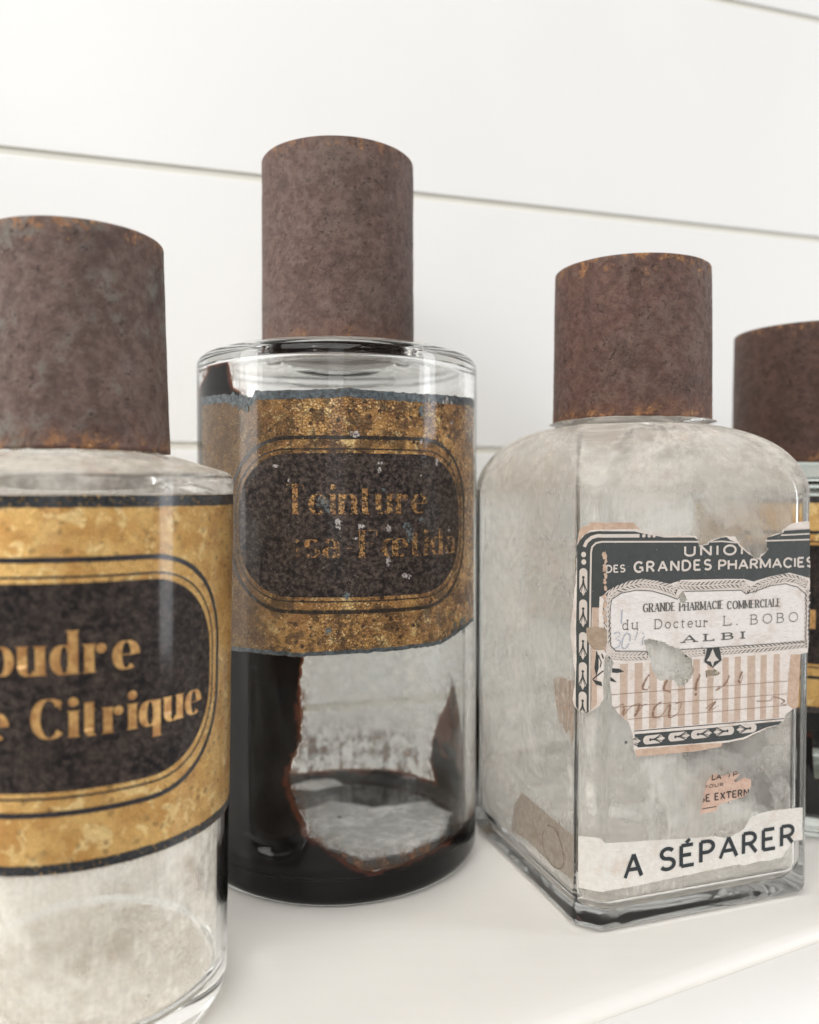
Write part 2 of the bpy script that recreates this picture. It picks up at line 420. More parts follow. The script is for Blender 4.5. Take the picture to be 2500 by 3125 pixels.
def mat_gold_letter(name, seed, lo, hi, crackle, fade_left=None):
    m = NT(name); u = m.scale(m.uv(), 1, (seed * 5.1, seed * 8.3, seed)); x = m.sep(m.uv())[0]
    n1 = m.noise(u, .5, 4); n3 = m.noise(u, 2.6, 3)
    c = m.mix(m.ramp(n1, .35, .65), (.46, .22, .075), (.74, .44, .16)); c = m.mix(m.ramp(n3, .6, .75), c, (.82, .56, .27))
    if crackle: c = m.mix(m.math('MULTIPLY', m.ramp(m.voro(u, 1.3, 'DISTANCE_TO_EDGE'), .1, .03), .8), c, (.07, .035, .02))
    keep = None
    if fade_left is not None: keep = m.ramp(m.math('ADD', x, m.math('MULTIPLY', n1, 8)), fade_left[0], fade_left[1])
    b = m.bsdf(Base_Color=c, Metallic=.45, Roughness=.4, Coat_Weight=.5, Coat_Roughness=.07, Normal=m.bump(n3, .4, .0003))
    return m.done(worn(m, u, b, lo, hi, 1.1, keep))
def mat_line(name, col, seed, lo=.30, hi=.42, rough=.4, rag=False):
    m = NT(name); u = m.scale(m.uv(), 1, (seed * 4.1, seed * 2.3, seed)); n = m.noise(u, .8, 4)
    c = m.mix(m.ramp(n, .35, .65), tuple(v * .45 for v in col), tuple(v * 1.6 for v in col))
    if rag: c = m.mix(m.ramp(m.noise(u, 1.6, 4, .7), .5, .62), c, (.022, .02, .02)); c = m.mix(m.math('MULTIPLY', m.ramp(m.noise(u, 2.3, 3, .7), .62, .7), .7), c, (.42, .42, .40))
    return m.done(worn(m, u, m.bsdf(Base_Color=c, Roughness=rough, Coat_Weight=.3, Coat_Roughness=.1), lo, hi, 1.3))
def mat_paper(name, a, b, stain, seed=0., amount=.6, rough=.8):
    m = NT(name); u = m.scale(m.uv(), 1, (seed * 6.1, seed * 2.7, seed))
    n1 = m.noise(u, .11, 5, .6); n2 = m.noise(u, .55, 5, .6); n3 = m.noise(u, 3.2, 3); wr = m.noise(m.scale(u, (.5, .9, 1)), .7, 4, .5, 1.6)
    c = m.mix(m.ramp(n2, .3, .7), a, b)
    c = m.mix(m.math('MULTIPLY', m.ramp(n1, .50, .72), amount), c, stain)
    c = m.mix(m.math('MULTIPLY', m.ramp(n3, .66, .76), .25), c, stain)
    h = m.math('ADD', m.math('MULTIPLY', wr, 1.2), m.math('MULTIPLY', n3, .25))
    return m.done(m.bsdf(Base_Color=c, Roughness=rough, Normal=m.bump(h, .45, .0005)))
def mat_ink(name, col, seed=0., lo=.22, hi=.34, scale=1.6, vary=.35):
    m = NT(name); u = m.scale(m.uv(), 1, (seed * 3.1, seed * 5.7, seed))
    n = m.noise(u, .5, 4); c = m.mix(n, tuple(v * (1 - vary) for v in col), tuple(v * (1 + vary) for v in col))
    return m.done(worn(m, u, m.bsdf(Base_Color=c, Roughness=.62), lo, hi, scale))
def mat_tar(name):
    """dried tincture: black where thick, red-brown and clear where thin; 'm' is millimetres inside its edge"""
    m = NT(name); a = m.attr('m'); st = m.attr('st'); u = m.uv()
    n = m.noise(u, .55, 5, .65); a2 = m.math('ADD', a, m.math('MULTIPLY', m.math('SUBTRACT', n, .5), 2.4))
    wv = m.math('MULTIPLY', m.ramp(m.noise(u, .09, 3), .35, .65), 2.2); thick = m.ramp(m.math('SUBTRACT', m.math('ADD', a2, .9), wv), .2, 1.8); edge = m.ramp(a2, -.25, .25)
    body = m.bsdf(Base_Color=m.mix(thick, (.105, .032, .017), (.006, .004, .004)), Roughness=.35, Specular_IOR_Level=0.0)
    thin = m.transp((.42, .17, .09))
    tar = m.shmix(m.ramp(a2, .0, 1.1, .35, 1), thin, body)
    sn = m.noise(m.scale(u, (.24, .17, 1)), 1, 5, .65); s2 = m.math('MULTIPLY', st, m.ramp(sn, .42, .62), clamp=True)
    stain = m.shmix(m.math('MULTIPLY', s2, .8), m.transp(), m.bsdf(Base_Color=(.24, .105, .042), Roughness=.6))
    return m.done(m.shmix(edge, stain, tar))
def mat_dust(name, col, col2, lo, hi, seed=0., streak=True, brown=.3, soft=False):
    """powder film left inside the glass"""
    m = NT(name); u = m.scale(m.uv(), 1, (seed * 7.1, seed * 3.9, seed))
    n1 = m.noise(u, .045, 5, .6, .8); n2 = m.noise(u, .25, 6, .7); n3 = m.noise(u, 1.6, 4, .7)
    sv = m.noise(m.scale(u, (.8, .09, 1)), 1, 4, .6)
    d = m.math('ADD', m.math('MULTIPLY', n1, .55 if not soft else .74), m.math('MULTIPLY', n2, .35 if not soft else .16)); d = m.math('ADD', d, m.math('MULTIPLY', sv if streak else n3, .14))
    al = m.ramp(d, .43, .65, lo, hi)
    al = m.math('MULTIPLY', al, m.attr('den'), clamp=True)
    c = m.mix(m.ramp(n2, .35, .65), col, col2); c = m.mix(m.math('MULTIPLY', m.ramp(m.noise(u, .1, 4), .56, .7), brown), c, (.42, .28, .20))
    df = m.node('ShaderNodeBsdfDiffuse'); m.put(df.inputs[0], c)
    tl = m.node('ShaderNodeBsdfTranslucent'); m.put(tl.inputs[0], c)
    return m.done(m.shmix(al, m.transp(), m.shmix(.25, df.outputs[0], tl.outputs[0])))
def mat_plain(name, col, rough=.6):
    m = NT(name); n = m.noise(m.obj(), 400, 3)
    return m.done(m.bsdf(Base_Color=m.mix(n, tuple(v * .75 for v in col), tuple(min(1, v * 1.2) for v in col)), Roughness=rough))
def mat_smear(name):
    m = NT(name); u = m.uv(); n = m.noise(m.scale(u, (1.6, .12, 1)), 1, 4, .6); n2 = m.noise(u, .3, 4)
    df = m.node('ShaderNodeBsdfDiffuse'); m.put(df.inputs[0], (.40, .27, .20, 1))
    return m.done(m.shmix(m.math('MULTIPLY', m.ramp(n, .38, .56), m.ramp(n2, .3, .6, .25, .6)), m.transp((.93, .87, .82)), df.outputs[0]))
def mat_groove():
    m = NT("aged_groove_paint"); n = m.noise(m.obj(), 30, 4)
    return m.done(m.bsdf(Base_Color=m.mix(n, (.74, .72, .64), (.82, .80, .74)), Roughness=.7))
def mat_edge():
    m = NT("lit_edge_paint"); n = m.noise(m.obj(), 14, 4)  # whiter colour carries the light on the shelf's front edge
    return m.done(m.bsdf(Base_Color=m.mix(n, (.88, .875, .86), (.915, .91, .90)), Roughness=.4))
# ------------------------------------------------------------------ the setting
WALL_A = radians(17.0)
WALL_V = 0.386
WX = Vector((cos(WALL_A), sin(WALL_A), 0)); WN = Vector((sin(WALL_A), -cos(WALL_A), 0))
W0 = Vector((0, WALL_V, 0))
M_WALL = mat_wall(); M_SHELF = mat_shelf()
def box_mesh(name, x0, x1, y0, y1, z0, z1, bev):
    bm = bmesh.new()
    bmesh.ops.create_cube(bm, size=1)
    for v in bm.verts:
        v.co = Vector(((x0 + x1) / 2 + v.co.x * (x1 - x0), (y0 + y1) / 2 + v.co.y * (y1 - y0), (z0 + z1) / 2 + v.co.z * (z1 - z0)))
    if bev: bmesh.ops.bevel(bm, geom=bm.edges[:], offset=bev, segments=3, affect='EDGES', profile=.5)
    me = bpy.data.meshes.new(name); bm.to_mesh(me); bm.free(); return me
# local axes: x along the wall, -y out of the wall
wall = link("wall", box_mesh("wall", -1.6, 1.8, .0015, .03, -.02, 1.0, 0), mat_groove())
wall.location = W0; wall.rotation_euler = (0, 0, WALL_A)
wall["kind"] = "structure"; wall["label"] = "white painted shiplap wall of horizontal boards behind the bottles"
PITCH = .1187; GAP = .0033
for k in range(-1, 8):
    za = .0305 + PITCH * k + GAP / 2; zb = za + PITCH - GAP
    if za < -.015: za = -.015
    b = link("board", box_mesh("board", -1.6, 1.8, 0, .0013, za, zb, .0006), M_WALL, wall)
# shelf: top sheet that eases into a broad rounded front edge
E0 = Vector((.0348, .200, 0)); EA = radians(26.3); ED = Vector((cos(EA), sin(EA), 0)); EN = Vector((sin(EA), -cos(EA), 0))
V = []; F = []; ts = np.linspace(-1.3, 1.3, 66)
prof = [(-.9, 0), (-.35, 0), (-.12, 0), (-.03, 0), (-.006, -.00005)]
prof += [(.004 * sin(radians(a)), -.004 * (1 - cos(radians(a)))) for a in np.linspace(10, 90, 6)] + [(.004, -.07), (-.9, -.07)]
for t in ts:
    for n, z in prof:
        p = E0 + ED * float(t) + EN * n; V.append((p.x, p.y, z))
m_ = len(prof)
for i in range(len(ts) - 1):
    for j in range(m_ - 1): F.append((i * m_ + j, i * m_ + j + 1, (i + 1) * m_ + j + 1, (i + 1) * m_ + j))
sm = mesh("shelf", V, F)
shelf = link("shelf", sm, M_SHELF)
shelf["kind"] = "structure"; shelf["label"] = "cream painted wooden shelf with rounded front edge carrying the bottles"
# front-edge moulding, a little lower, rounded over; light painted in as whiter colour
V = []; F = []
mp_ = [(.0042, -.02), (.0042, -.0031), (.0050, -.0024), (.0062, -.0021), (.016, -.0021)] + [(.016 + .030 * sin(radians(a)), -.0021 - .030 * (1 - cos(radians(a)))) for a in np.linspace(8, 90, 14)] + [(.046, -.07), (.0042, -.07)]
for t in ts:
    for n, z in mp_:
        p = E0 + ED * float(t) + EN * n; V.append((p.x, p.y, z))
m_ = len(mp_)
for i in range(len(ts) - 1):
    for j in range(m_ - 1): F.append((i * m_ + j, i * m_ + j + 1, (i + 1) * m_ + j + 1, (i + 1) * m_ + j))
link("lit_edge_moulding", mesh("lit_edge_moulding", V, F), mat_edge(), shelf)
# keep the part behind the wall out of sight by ending the sheet in the wall's thickness
# ------------------------------------------------------------------ round bottles
GROUP = "old apothecary bottles with rusty metal caps"
M_CLEAR = mat_glass("clear_glass", (.985, .993, .988), 0.0, .05, 1.34)
M_SEEDY = mat_glass("old_clear_glass", (.975, .982, .972), 0.015, .25)
def cap(parent, r0, r1, z0, z1, mat, seed, label=None):
    """sheet-metal cap: tube with a flat top, slightly dented and ragged at its lower rim"""
    V = []; F = []; seg = 180; rows = []
    outline = [(0, z1 - .0002), (r1 * .5, z1 - .0001), (r1 - .0006, z1)] + [(r1 - .0006 + .0006 * sin(radians(a)), z1 - .0006 + .0006 * cos(radians(a))) for a in (30, 60, 90)]
    n = 46
    outline += [(r1 + (r0 - r1) * (i / n), z1 - .0006 + (z0 - z1 + .0006) * i / n) for i in range(1, n + 1)]
    outline += [(r0 - .0009, z0), (r0 - .0009, z0 + .003), (r1 - .0012, z1 - .0016), (0, z1 - .0016)]
    for q, (r, z) in enumerate(outline):
        if r == 0: rows.append([len(V)]); V.append((0, 0, z)); continue
        row = []
        for k in range(seg):
            a = 2 * pi * k / seg
            d = .00045 * float(fnoise(1.2 * cos(a) + 3, 1.2 * sin(a) + z * 30, seed + 2, 2)) + .00022 * float(fnoise(4 * cos(a) + 9, 4 * sin(a) + z * 120, seed, 4)) + .00012 * float(fnoise(a * 26, z * 900, seed + 5, 2))
            dz = 0
            if abs(z - z0) < 1e-6: dz = .0005 * max(0, float(fnoise(a * 9, 1, seed + 3)) + .1)
            row.append(len(V)); V.append(((r + d) * cos(a), (r + d) * sin(a), z + dz))
        rows.append(row)
    for A, B in zip(rows, rows[1:]):
        for k in range(seg):
            j = (k + 1) % seg
            if len(A) == 1: F.append((A[0], B[k], B[j]))
            elif len(B) == 1: F.append((A[k], B[0], A[j]))
            else: F.append((A[k], B[k], B[j], A[j]))
    o = link("cap", mesh("cap", V, F), mat, parent)
    if label: o["label"] = label
    return o
def round_glass(parent, r, zs, rc, zn, rn, wall_t, floor_z, ztop, mat, kick=.0015, sh_t=.0045):
    """thick blown shell: foot, straight side, shoulder, neck, and the same again inside"""
    P = [(0, kick), (r * .6, kick), (r - .008, .0006), (r - .0055, 0)] + arc2(r - .0052, .0052, .0052, -75, 0, 7)
    P += [(r, .02), (r, zs * .5), (r, zs - rc - .004)] + arc2(r - rc, zs - rc, rc, 0, 78, 9)
    P += [(rn + .004, zn - .0008), (rn + .0012, zn), (rn, zn + .0022), (rn, ztop - .001), (rn - .0012, ztop)]
    ri = r - wall_t; rni = rn - .0032
    P += [(rni, ztop - .001), (rni, zn - .001), (rni + .0012, zn - sh_t + .0005), (rni + .004, zn - sh_t - .0011)]
    zi = zs - sh_t
    P += arc2(ri - rc * .8, zi - rc, rc * .8, 70, 0, 7) + [(ri, zs * .5), (ri, floor_z + .006)]
    P += arc2(ri - .005, floor_z + .005, .005, 0, -85, 7) + [(r * .5, floor_z + .0008), (0, floor_z + .0014)]
    V, F = lathe(P, 160)
    return link("glass_body", mesh("glass_body", V, F), mat, parent)
def cyl_surf(r):
    def f(s, z, off):
        t = s / (r * 1000.0); R = r + off * .001
        return (R * sin(t), -R * cos(t), z * .001)
    return f
def film_grid(r, s_range, z_range, ns, nz, fn):
    """curved sheet just inside the glass with per-point values from fn(s,z) -> dict"""
    s = np.linspace(*s_range, ns); z = np.linspace(*z_range, nz); S, Zz = np.meshgrid(s, z)
    return S, Zz, fn(S, Zz)
def build_film(name, S, Zz, pos, attrs, mat, parent, keep=None):
    nz, ns = S.shape; idx = np.arange(nz * ns).reshape(nz, ns)
    q = np.stack([idx[:-1, :-1], idx[:-1, 1:], idx[1:, 1:], idx[1:, :-1]], -1).reshape(-1, 4)
    if keep is not None:
        k = keep.ravel(); q = q[k[q].any(1)]
    used = np.unique(q); mp = -np.ones(nz * ns, int); mp[used] = np.arange(len(used))
    P = np.stack([a.ravel() for a in pos], -1)[used]; U = np.stack([S.ravel(), Zz.ravel()], -1)[used]
    me = mesh(name, P, mp[q], True, U)
    for n, a in attrs.items():
        at = me.attributes.new(n, 'FLOAT', 'POINT'); at.data.foreach_set('value', a.ravel()[used].astype(np.float32))
    return link(name, me, mat, parent)
def cylpos(r, S, Zz, floor=None):
    t = S / (r * 1000); R = r + 0 * S
    if floor is not None:          # follow the rounded inner corner down to the floor
        zc = floor + .005; dz = np.clip(zc - Zz * .001, 0, .0051)
        R = np.where(Zz * .001 < zc, r - .00515 + np.sqrt(.00515 ** 2 - dz ** 2), r)
    return (R * np.sin(t), -R * np.cos(t), Zz * .001)
def disc_film(name, R, z, fn, mat, parent, n=60):
    rr = np.linspace(.02, 1, n); th = np.linspace(0, 2 * pi, 121); RR, TT = np.meshgrid(rr, th)
    X = RR * R * np.sin(TT); Y = -RR * R * np.cos(TT)
    return build_film(name, X * 1000, -Y * 1000, (X, Y, z + 0 * X), fn(X * 1000, -Y * 1000), mat, parent)
def rrect(cs, cz, hw, hh, rad, n=14):
    P = []
    for sx, sz, a in ((1, 1, 0), (-1, 1, 90), (-1, -1, 180), (1, -1, 270)):
        for i in range(n + 1):
            t = radians(a + 90 * i / n); P.append((cs + sx * (hw - rad) + rad * cos(t), cz + sz * (hh - rad) + rad * sin(t)))
    return densify(P, 1.6)
def ring(sheet, cs, cz, hw, hh, rad, w, off):
    P = rrect(cs, cz, hw, hh, rad); P.append(P[0]); P.append(P[1]); sheet.stroke(P, w, off, 1.2)
def place(D, phi):
    p = radians(phi); return (D * sin(p), D * cos(p), 0), -p

# ---- A: near bottle at the left edge, powder film inside
loc, rz = place(.222, -22.0)
A = thing("round_bottle", "nearest bottle, cut by the left edge, clear cloudy glass with bright gold and black label", "bottle", loc, rz, GROUP)
rA = .038
round_glass(A, rA, .1345, .0022, .1390, .0185, .0030, .0075, .165, M_SEEDY)
cap(A, .0223, .0211, .1392, .1916, mat_rust("rust_near_cap", 1, .1392, .1916, 1.0, 1.0, (1.06, 1.12, 1.14)), 1)
sA = cyl_surf(rA)
def gold_label(parent, surf, s0, s1, zb, zt, cs, oz0, oz1, iz0, iz1, ohw, ihw, mats, jag=.25, top=None, bot=None, seed=1, edge=(2.6, 2.2)):
    top = top or [(s1, zt), (s0, zt)]; bot = bot or [(s0, zb), (s1, zb)]
    outl = densify(bot + top, 1.2, jag, seed)
    lab = Sheet(surf).poly(outl, .10).build("label", mats['gold'], parent)
    # dark painted edge lines that follow the torn rim
    tp = densify(list(reversed(top)), 1.2, jag, seed, closed=False); bt = densify(bot, 1.2, jag, seed, closed=False)
    for P, w, sg in ((tp, edge[0], -1), (bt, edge[1], 1)):
        band = [(s, z + sg * .05) for s, z in P] + [(s, z + sg * (w + .35 * float(fnoise(s * .5, 3, seed)))) for s, z in reversed(P)]
        Sheet(surf).poly(band, .15, grid=0).build("edge_line", mats['edge'], lab)
    r_ = Sheet(surf)
    ring(r_, cs, (oz0 + oz1) / 2, ohw, (oz1 - oz0) / 2, (oz1 - oz0) / 2 * .82, 1.15, .16)
    ring(r_, cs, (iz0 + iz1) / 2, ihw + 1.3, (iz1 - iz0) / 2 + 1.3, (iz1 - iz0) / 2 * .86, .45, .16)
    r_.build("border_line", mats['line'], lab)
    Sheet(surf).poly(rrect(cs, (iz0 + iz1) / 2, ihw, (iz1 - iz0) / 2, (iz1 - iz0) / 2 * .84), .18).build("panel", mats['panel'], lab)
    return lab
matsA = dict(gold=mat_gold("gold_leaf_near", .36, 1.), edge=mat_line("edge_near", (.022, .024, .027), 1, .34, .46), line=mat_line("line_near", (.018, .016, .02), 2, .2, .28), panel=mat_black("panel_near", 1., .6, .15))
labA = gold_label(A, sA, -58, 51, 49.1, 129, -5.2, 62, 115.5, 66.7, 110.6, 42, 38.2, matsA, .12, seed=3)
ML = mat_gold_letter("letter_gold_near", 1., .20, .30, 0)
t = Sheet(sA); lettering(t, "Poudre", -25.2, 11.4, 91.6, 9.0, .26, 2.0, .2, 2.7, gap=.30, dot=.12); t.build("lettering", ML, labA)
t = Sheet(sA); lettering(t, "Acide Citrique", -41.0, 28.7, 78.2, 8.2, .26, 1.9, .2, 2.5, gap=.27, space=.55, dot=.125); t.build("lettering", ML, labA)
def dust_attr(lo_fade):
    def f(S, Zz): return {'den': np.ones_like(S) * 1.0}
    return f
MD_A = mat_dust("powder_film_near", (.93, .865, .78), (.965, .925, .865), .22, .95, 1., True, .6)
S, Zz = np.meshgrid(np.linspace(-pi * 34.8, pi * 34.8, 181), np.linspace(11.5, 129, 80))
build_film("powder_film", S, Zz, cylpos(.0348, S, Zz), {'den': np.clip(1.05 - np.abs(Zz - 40) / 260, 0, 1) + np.clip((Zz - 118) / 8, 0, .8)}, MD_A, A)
def shoulder_film(name, pts, mat, parent):
    """powder on the inner slope of the shoulder; pts = (r, z) in metres"""
    P = np.array(pts); th = np.linspace(-pi, pi, 161); T, R = np.meshgrid(th, P[:, 0]); _, Zs = np.meshgrid(th, P[:, 1])
    return build_film(name, T * 35, Zs * 1000 + (35 - R * 1000), (R * np.sin(T), -R * np.cos(T), Zs), {'den': np.ones_like(T)}, mat, parent)
MD_S = mat_dust("shoulder_dust", (.70, .645, .57), (.80, .75, .68), .35, .92, 3., False, .35)
shoulder_film("shoulder_dust", [(.03806, .1290), (.03806, .1322), (.03795, .1328), (.0374, .13395), (.0362, .13475), (.0330, .13565), (.0280, .13715), (.0232, .13865)], MD_S, A)
shoulder_film("shoulder_film", [(.0347, .1265), (.0342, .1280), (.0332, .1293), (.0310, .1302), (.0260, .1313), (.0205, .1326)], MD_A, A)
disc_film("powder_bed", .0335, .0094, lambda x, y: {'den': np.ones_like(x)}, mat_dust("powder_bed_near", (.88, .81, .72), (.95, .91, .85), .75, 1.0, 2., False, .5), A)

# the body narrows slightly towards its foot
for o in A.children_recursive:
    co = np.zeros(len(o.data.vertices) * 3, np.float32); o.data.vertices.foreach_get("co", co); co = co.reshape(-1, 3)
    co[:, :2] *= (1 - .062 * np.clip((.132 - co[:, 2]) / .132, 0, 1))[:, None]
    o.data.vertices.foreach_set("co", co.ravel()); o.data.update()

# ---- B: tall bottle with the dark label and dried black tincture
loc, rz = place(.2998, -4.93)
B = thing("round_bottle", "tallest bottle, clear glass with black dried residue and worn brown and gold label", "bottle", loc, rz, GROUP)
rB = .05
round_glass(B, rB, .1768, .0042, .1797, .0240, .0033, .0080, .215, M_CLEAR, sh_t=.0034)
M_SB = mat_dust("added_shoulder_dust_tall", (.78, .74, .69), (.86, .83, .79), .35, .8, 5., False, .2)
def added_ring_dust():
    P = np.array([(.0445, .17772), (.040, .17830), (.034, .17905), (.0285, .17975)]); th = np.linspace(-pi, pi, 161); T, R = np.meshgrid(th, P[:, 0]); _, Zs = np.meshgrid(th, P[:, 1])
    build_film("shoulder_dust", T * 40, R * 1000, (R * np.sin(T), -R * np.cos(T), Zs), {'den': np.clip((.0445 - R) / .004, 0, 1)}, M_SB, B)  # dust film added to hide the dark ring under the cap
added_ring_dust()
MD_N = mat_dust("neck_lightening_disc", (.62, .60, .59), (.72, .70, .69), .6, .95, 6., False, .1)
disc_film("neck_lightening_disc", .0206, .1772, lambda x, y: {'den': np.ones_like(x)}, MD_N, B, 16)  # grey disc added to lighten the dark view up the neck
cap(B, .0274, .0272, .1800, .2464, mat_rust("rust_tall_cap", 4, .1800, .2464, .75, .22), 4)
sB = cyl_surf(rB)
topB = list(reversed([(-57, 161), (-40.5, 160.6), (-32.5, 159.4), (-28, 158.6), (-26.7, 160.6), (-14, 160.3), (-1, 160.6), (3, 161.2), (7, 160.5), (18, 160.2), (30.5, 160.3), (57, 161.5), (60, 161)]))
botB = [(-57, 79.4), (-37.4, 79.1), (-26.2, 79.4), (-14.5, 79.0), (-3.8, 79.6), (12, 80.1), (23.7, 80.2), (34.3, 80.0), (38.5, 80.8), (44.5, 82.5), (56, 84.3), (60, 84.6)]
matsB = dict(gold=mat_gold("gold_leaf_tall", .95, 3., .75, True), edge=mat_line("edge_tall", (.08, .10, .112), 3, .30, .42, .5, True), line=mat_line("line_tall", (.022, .015, .011), 4, .34, .46), panel=mat_black("panel_tall", 3., 1.0, .95))
labB = gold_label(B, sB, -57, 60, 80, 160, 5.8, 92.8, 146, 97.3, 141.2, 43.3, 39.6, matsB, .5, topB, botB, 5, (2.7, 1.3))
ML2 = mat_gold_letter("letter_gold_tall", 3., .41, .53, True)
ML3 = mat_gold_letter("letter_gold_faded", 4., .42, .55, True, (-13, -6))
t = Sheet(sB); lettering(t, "Teinture", -16, 28.3, 122.8, 9.0, .26, 1.75, .2, 2.4, gap=.28, dot=.10); t.build("lettering", ML2, labB)
t = Sheet(sB); lettering(t, "Assa-F\u0153tida", -24.5, 42.4, 109.5, 8.2, .26, 1.75, .2, 2.4, gap=.27, dot=.10); t.build("lettering", ML3, labB)
def blob(c, r, seed, n=22, sx=1.0, sz=1.0):
    return [(c[0] + sx * r * (1 + 1.7 * float(fnoise(2.4 * cos(2 * pi * i / n) + seed * 3.1, 2.4 * sin(2 * pi * i / n) + seed, seed, 3))) * cos(2 * pi * i / n),
             c[1] + sz * r * (1 + 1.7 * float(fnoise(2.4 * cos(2 * pi * i / n) + seed * 3.1, 2.4 * sin(2 * pi * i / n) + seed, seed, 3))) * sin(2 * pi * i / n)) for i in range(n)]
W = [(30, 158.4, 1.1), (31.8, 157.6, 1.2), (38.4, 158.9, .9), (41, 158.4, 1.2), (36.5, 158.2, .8), (4.9, 147, 1.2), (27, 145.2, 1.2), (12.6, 138.3, .9), (12.4, 136.2, .7), (27, 134.5, 1.0), (-.1, 119.8, 1.5), (6.7, 118.9, .9), (15.4, 118, 1.6), (4.9, 115.3, .8), (39.4, 117.4, .8), (38, 109.6, .7), (15.4, 108, 1.3), (21.6, 103.2, 1.2), (-15.3, 133, .9), (-19.8, 137.5, 1.0), (33.5, 138.9, 1.0), (40.7, 151.9, 1.2), (31, 128, .5), (24, 112, .5), (-4, 102, .5), (10, 130, .45), (20, 126, .4), (-12, 127, .5), (34, 112, .5)]
M_CW = mat_ink("chipped_to_white", (.47, .43, .41), 1., .42, .52, 1.3, .2); M_CB = mat_ink("chipped_to_blue_grey", (.13, .155, .16), 2., .42, .54, 1.1, .5)
for i, (s, z, r) in enumerate(W[:22]): Sheet(sB).poly(blob((s, z), r * (.62 + .25 * (i % 3)), i * 3 + 1, 30, .75 + .4 * (i % 2), 1.25 - .5 * (i % 2)), .30 + .004 * (i % 5), grid=0).build("white_chip", M_CW, labB)
for i, (s, z, r) in enumerate([(-31, 157.2, 3.6), (-36, 158.3, 2.4), (-4.9, 126.4, 1.9), (-3.6, 124.6, 1.5), (21.9, 118.6, 1.5), (23.2, 116.2, 1.4), (22.4, 114.4, 1.0), (27, 120.6, 1.2), (2, 97.8, 1.2), (-3.3, 87.2, 1.2), (27, 154.8, 1.4), (52.3, 93, 1.4), (13.7, 130.1, .8), (48, 84.6, 3.0), (43, 84.4, 1.6)]):
    Sheet(sB).poly(blob((s, z), r, i + 40, sx=.9), .33 + .004 * (i % 5), grid=0).build("blue_grey_chip", M_CB, labB)
# dried tincture on the inner wall and floor
rI = .04685
TARF = [(-11.0, 90), (-11.0, 78.0), (-11.8, 69.9), (-11.1, 61.0), (-11.9, 52.0), (-14.5, 45.9), (-15.5, 38.3), (-13.5, 32.5), (-10.0, 26.8), (-9.7, 23.0), (-3.7, 18.7), (3.6, 13.9), (9.7, 10.6), (17.6, 10.6), (26.6, 12.3), (37.9, 13.6), (55.6, 15.5), (66, 20), (80, 17), (98, 13), (150, 12), (150, 4), (-82, 4), (-78, 60), (-70, 90)]
LEAF = [(80, 48), (84, 53), (87.5, 56), (92, 47), (98, 39), (102, 30), (104, 20), (99, 10), (80, 8), (66, 10), (67, 25), (74, 40)]
TARB = [(-150, 4), (-150, 12), (-132, 11.5), (-118, 14), (-100, 15), (-84, 22), (-76, 40), (-70, 4)]
DRIP = [(-52, 171.5), (-38.5, 171.5), (-36.7, 167), (-35.6, 162.9), (-31, 159.7), (-31, 140), (-40, 120), (-55, 120), (-66, 150), (-65.5, 161), (-57.6, 166.5), (-50.5, 169)]
MIDL = [(-68, 90), (-11, 90), (-24, 120), (-40, 125), (-68, 125)]
S, Zz = np.meshgrid(np.linspace(-pi * 46.85, pi * 46.85, 440), np.linspace(7.95, 171.0, 250))
jx = S + 1.8 * fnoise(S * .22, Zz * .16, 3); jz = Zz + 1.6 * fnoise(S * .22 + 40, Zz * .2, 8)
mm = np.full(S.shape, -50.)
for P in (TARF, LEAF, TARB, DRIP, MIDL): mm = np.maximum(mm, sdist(P, jx, jz))
mm = np.minimum(mm, 12)
lf = sdist(LEAF, jx, jz); mm = np.where((lf > 0) & (Zz > 24), np.minimum(mm, .75 + .5 * (jz < 30)), mm)
st = np.exp(-((Zz - 17) / 12.0) ** 2) * ((S > 110) | (S < -95)) * 1.5 + .9 * np.exp(-((Zz - 12) / 4.0) ** 2)
def tar_at(S, Zz):
    return np.max([sdist(P, S, Zz) for P in (TARF, LEAF, TARB, DRIP, MIDL)], axis=0)
st = st + 1.3 * np.exp(np.minimum(mm, 0) / 1.6) * (mm < 0)
M_TAR = mat_tar("dried_tincture")
build_film("dried_residue", S, Zz, cylpos(rI, S, Zz, .0080), {'m': mm, 'st': np.clip(st, 0, 1)}, M_TAR, B, keep=(mm > -6) | (st > .06))
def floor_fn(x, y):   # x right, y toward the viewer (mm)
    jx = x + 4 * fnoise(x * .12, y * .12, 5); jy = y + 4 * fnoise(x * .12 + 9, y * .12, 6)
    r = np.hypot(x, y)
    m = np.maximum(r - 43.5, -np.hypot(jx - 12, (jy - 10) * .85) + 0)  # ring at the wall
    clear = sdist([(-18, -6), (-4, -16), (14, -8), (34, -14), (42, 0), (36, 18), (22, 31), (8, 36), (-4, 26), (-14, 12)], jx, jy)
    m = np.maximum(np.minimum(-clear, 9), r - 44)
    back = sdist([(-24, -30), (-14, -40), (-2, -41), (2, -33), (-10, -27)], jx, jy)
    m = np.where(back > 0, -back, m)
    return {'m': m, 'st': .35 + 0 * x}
disc_film("residue_floor", .0440, .00765, lambda x, y: {'m': 6 + 0 * x, 'st': 0 * x}, M_TAR, B, 24)
S, Zz = np.meshgrid(np.linspace(-pi * 46.4, pi * 46.4, 200), np.linspace(12, 168, 90))
build_film("dust_film", S, Zz, cylpos(.0464, S, Zz), {'den': np.where(np.abs(S) < 70, .12, 1.0) * np.clip(-tar_at(S, Zz) / 1.5, 0, 1) * np.clip((Zz - 10) / 34, .25, 1)}, mat_dust("dust_film_tall", (.95, .89, .82), (.97, .93, .88), .12, .55, 8., False, .2), B)
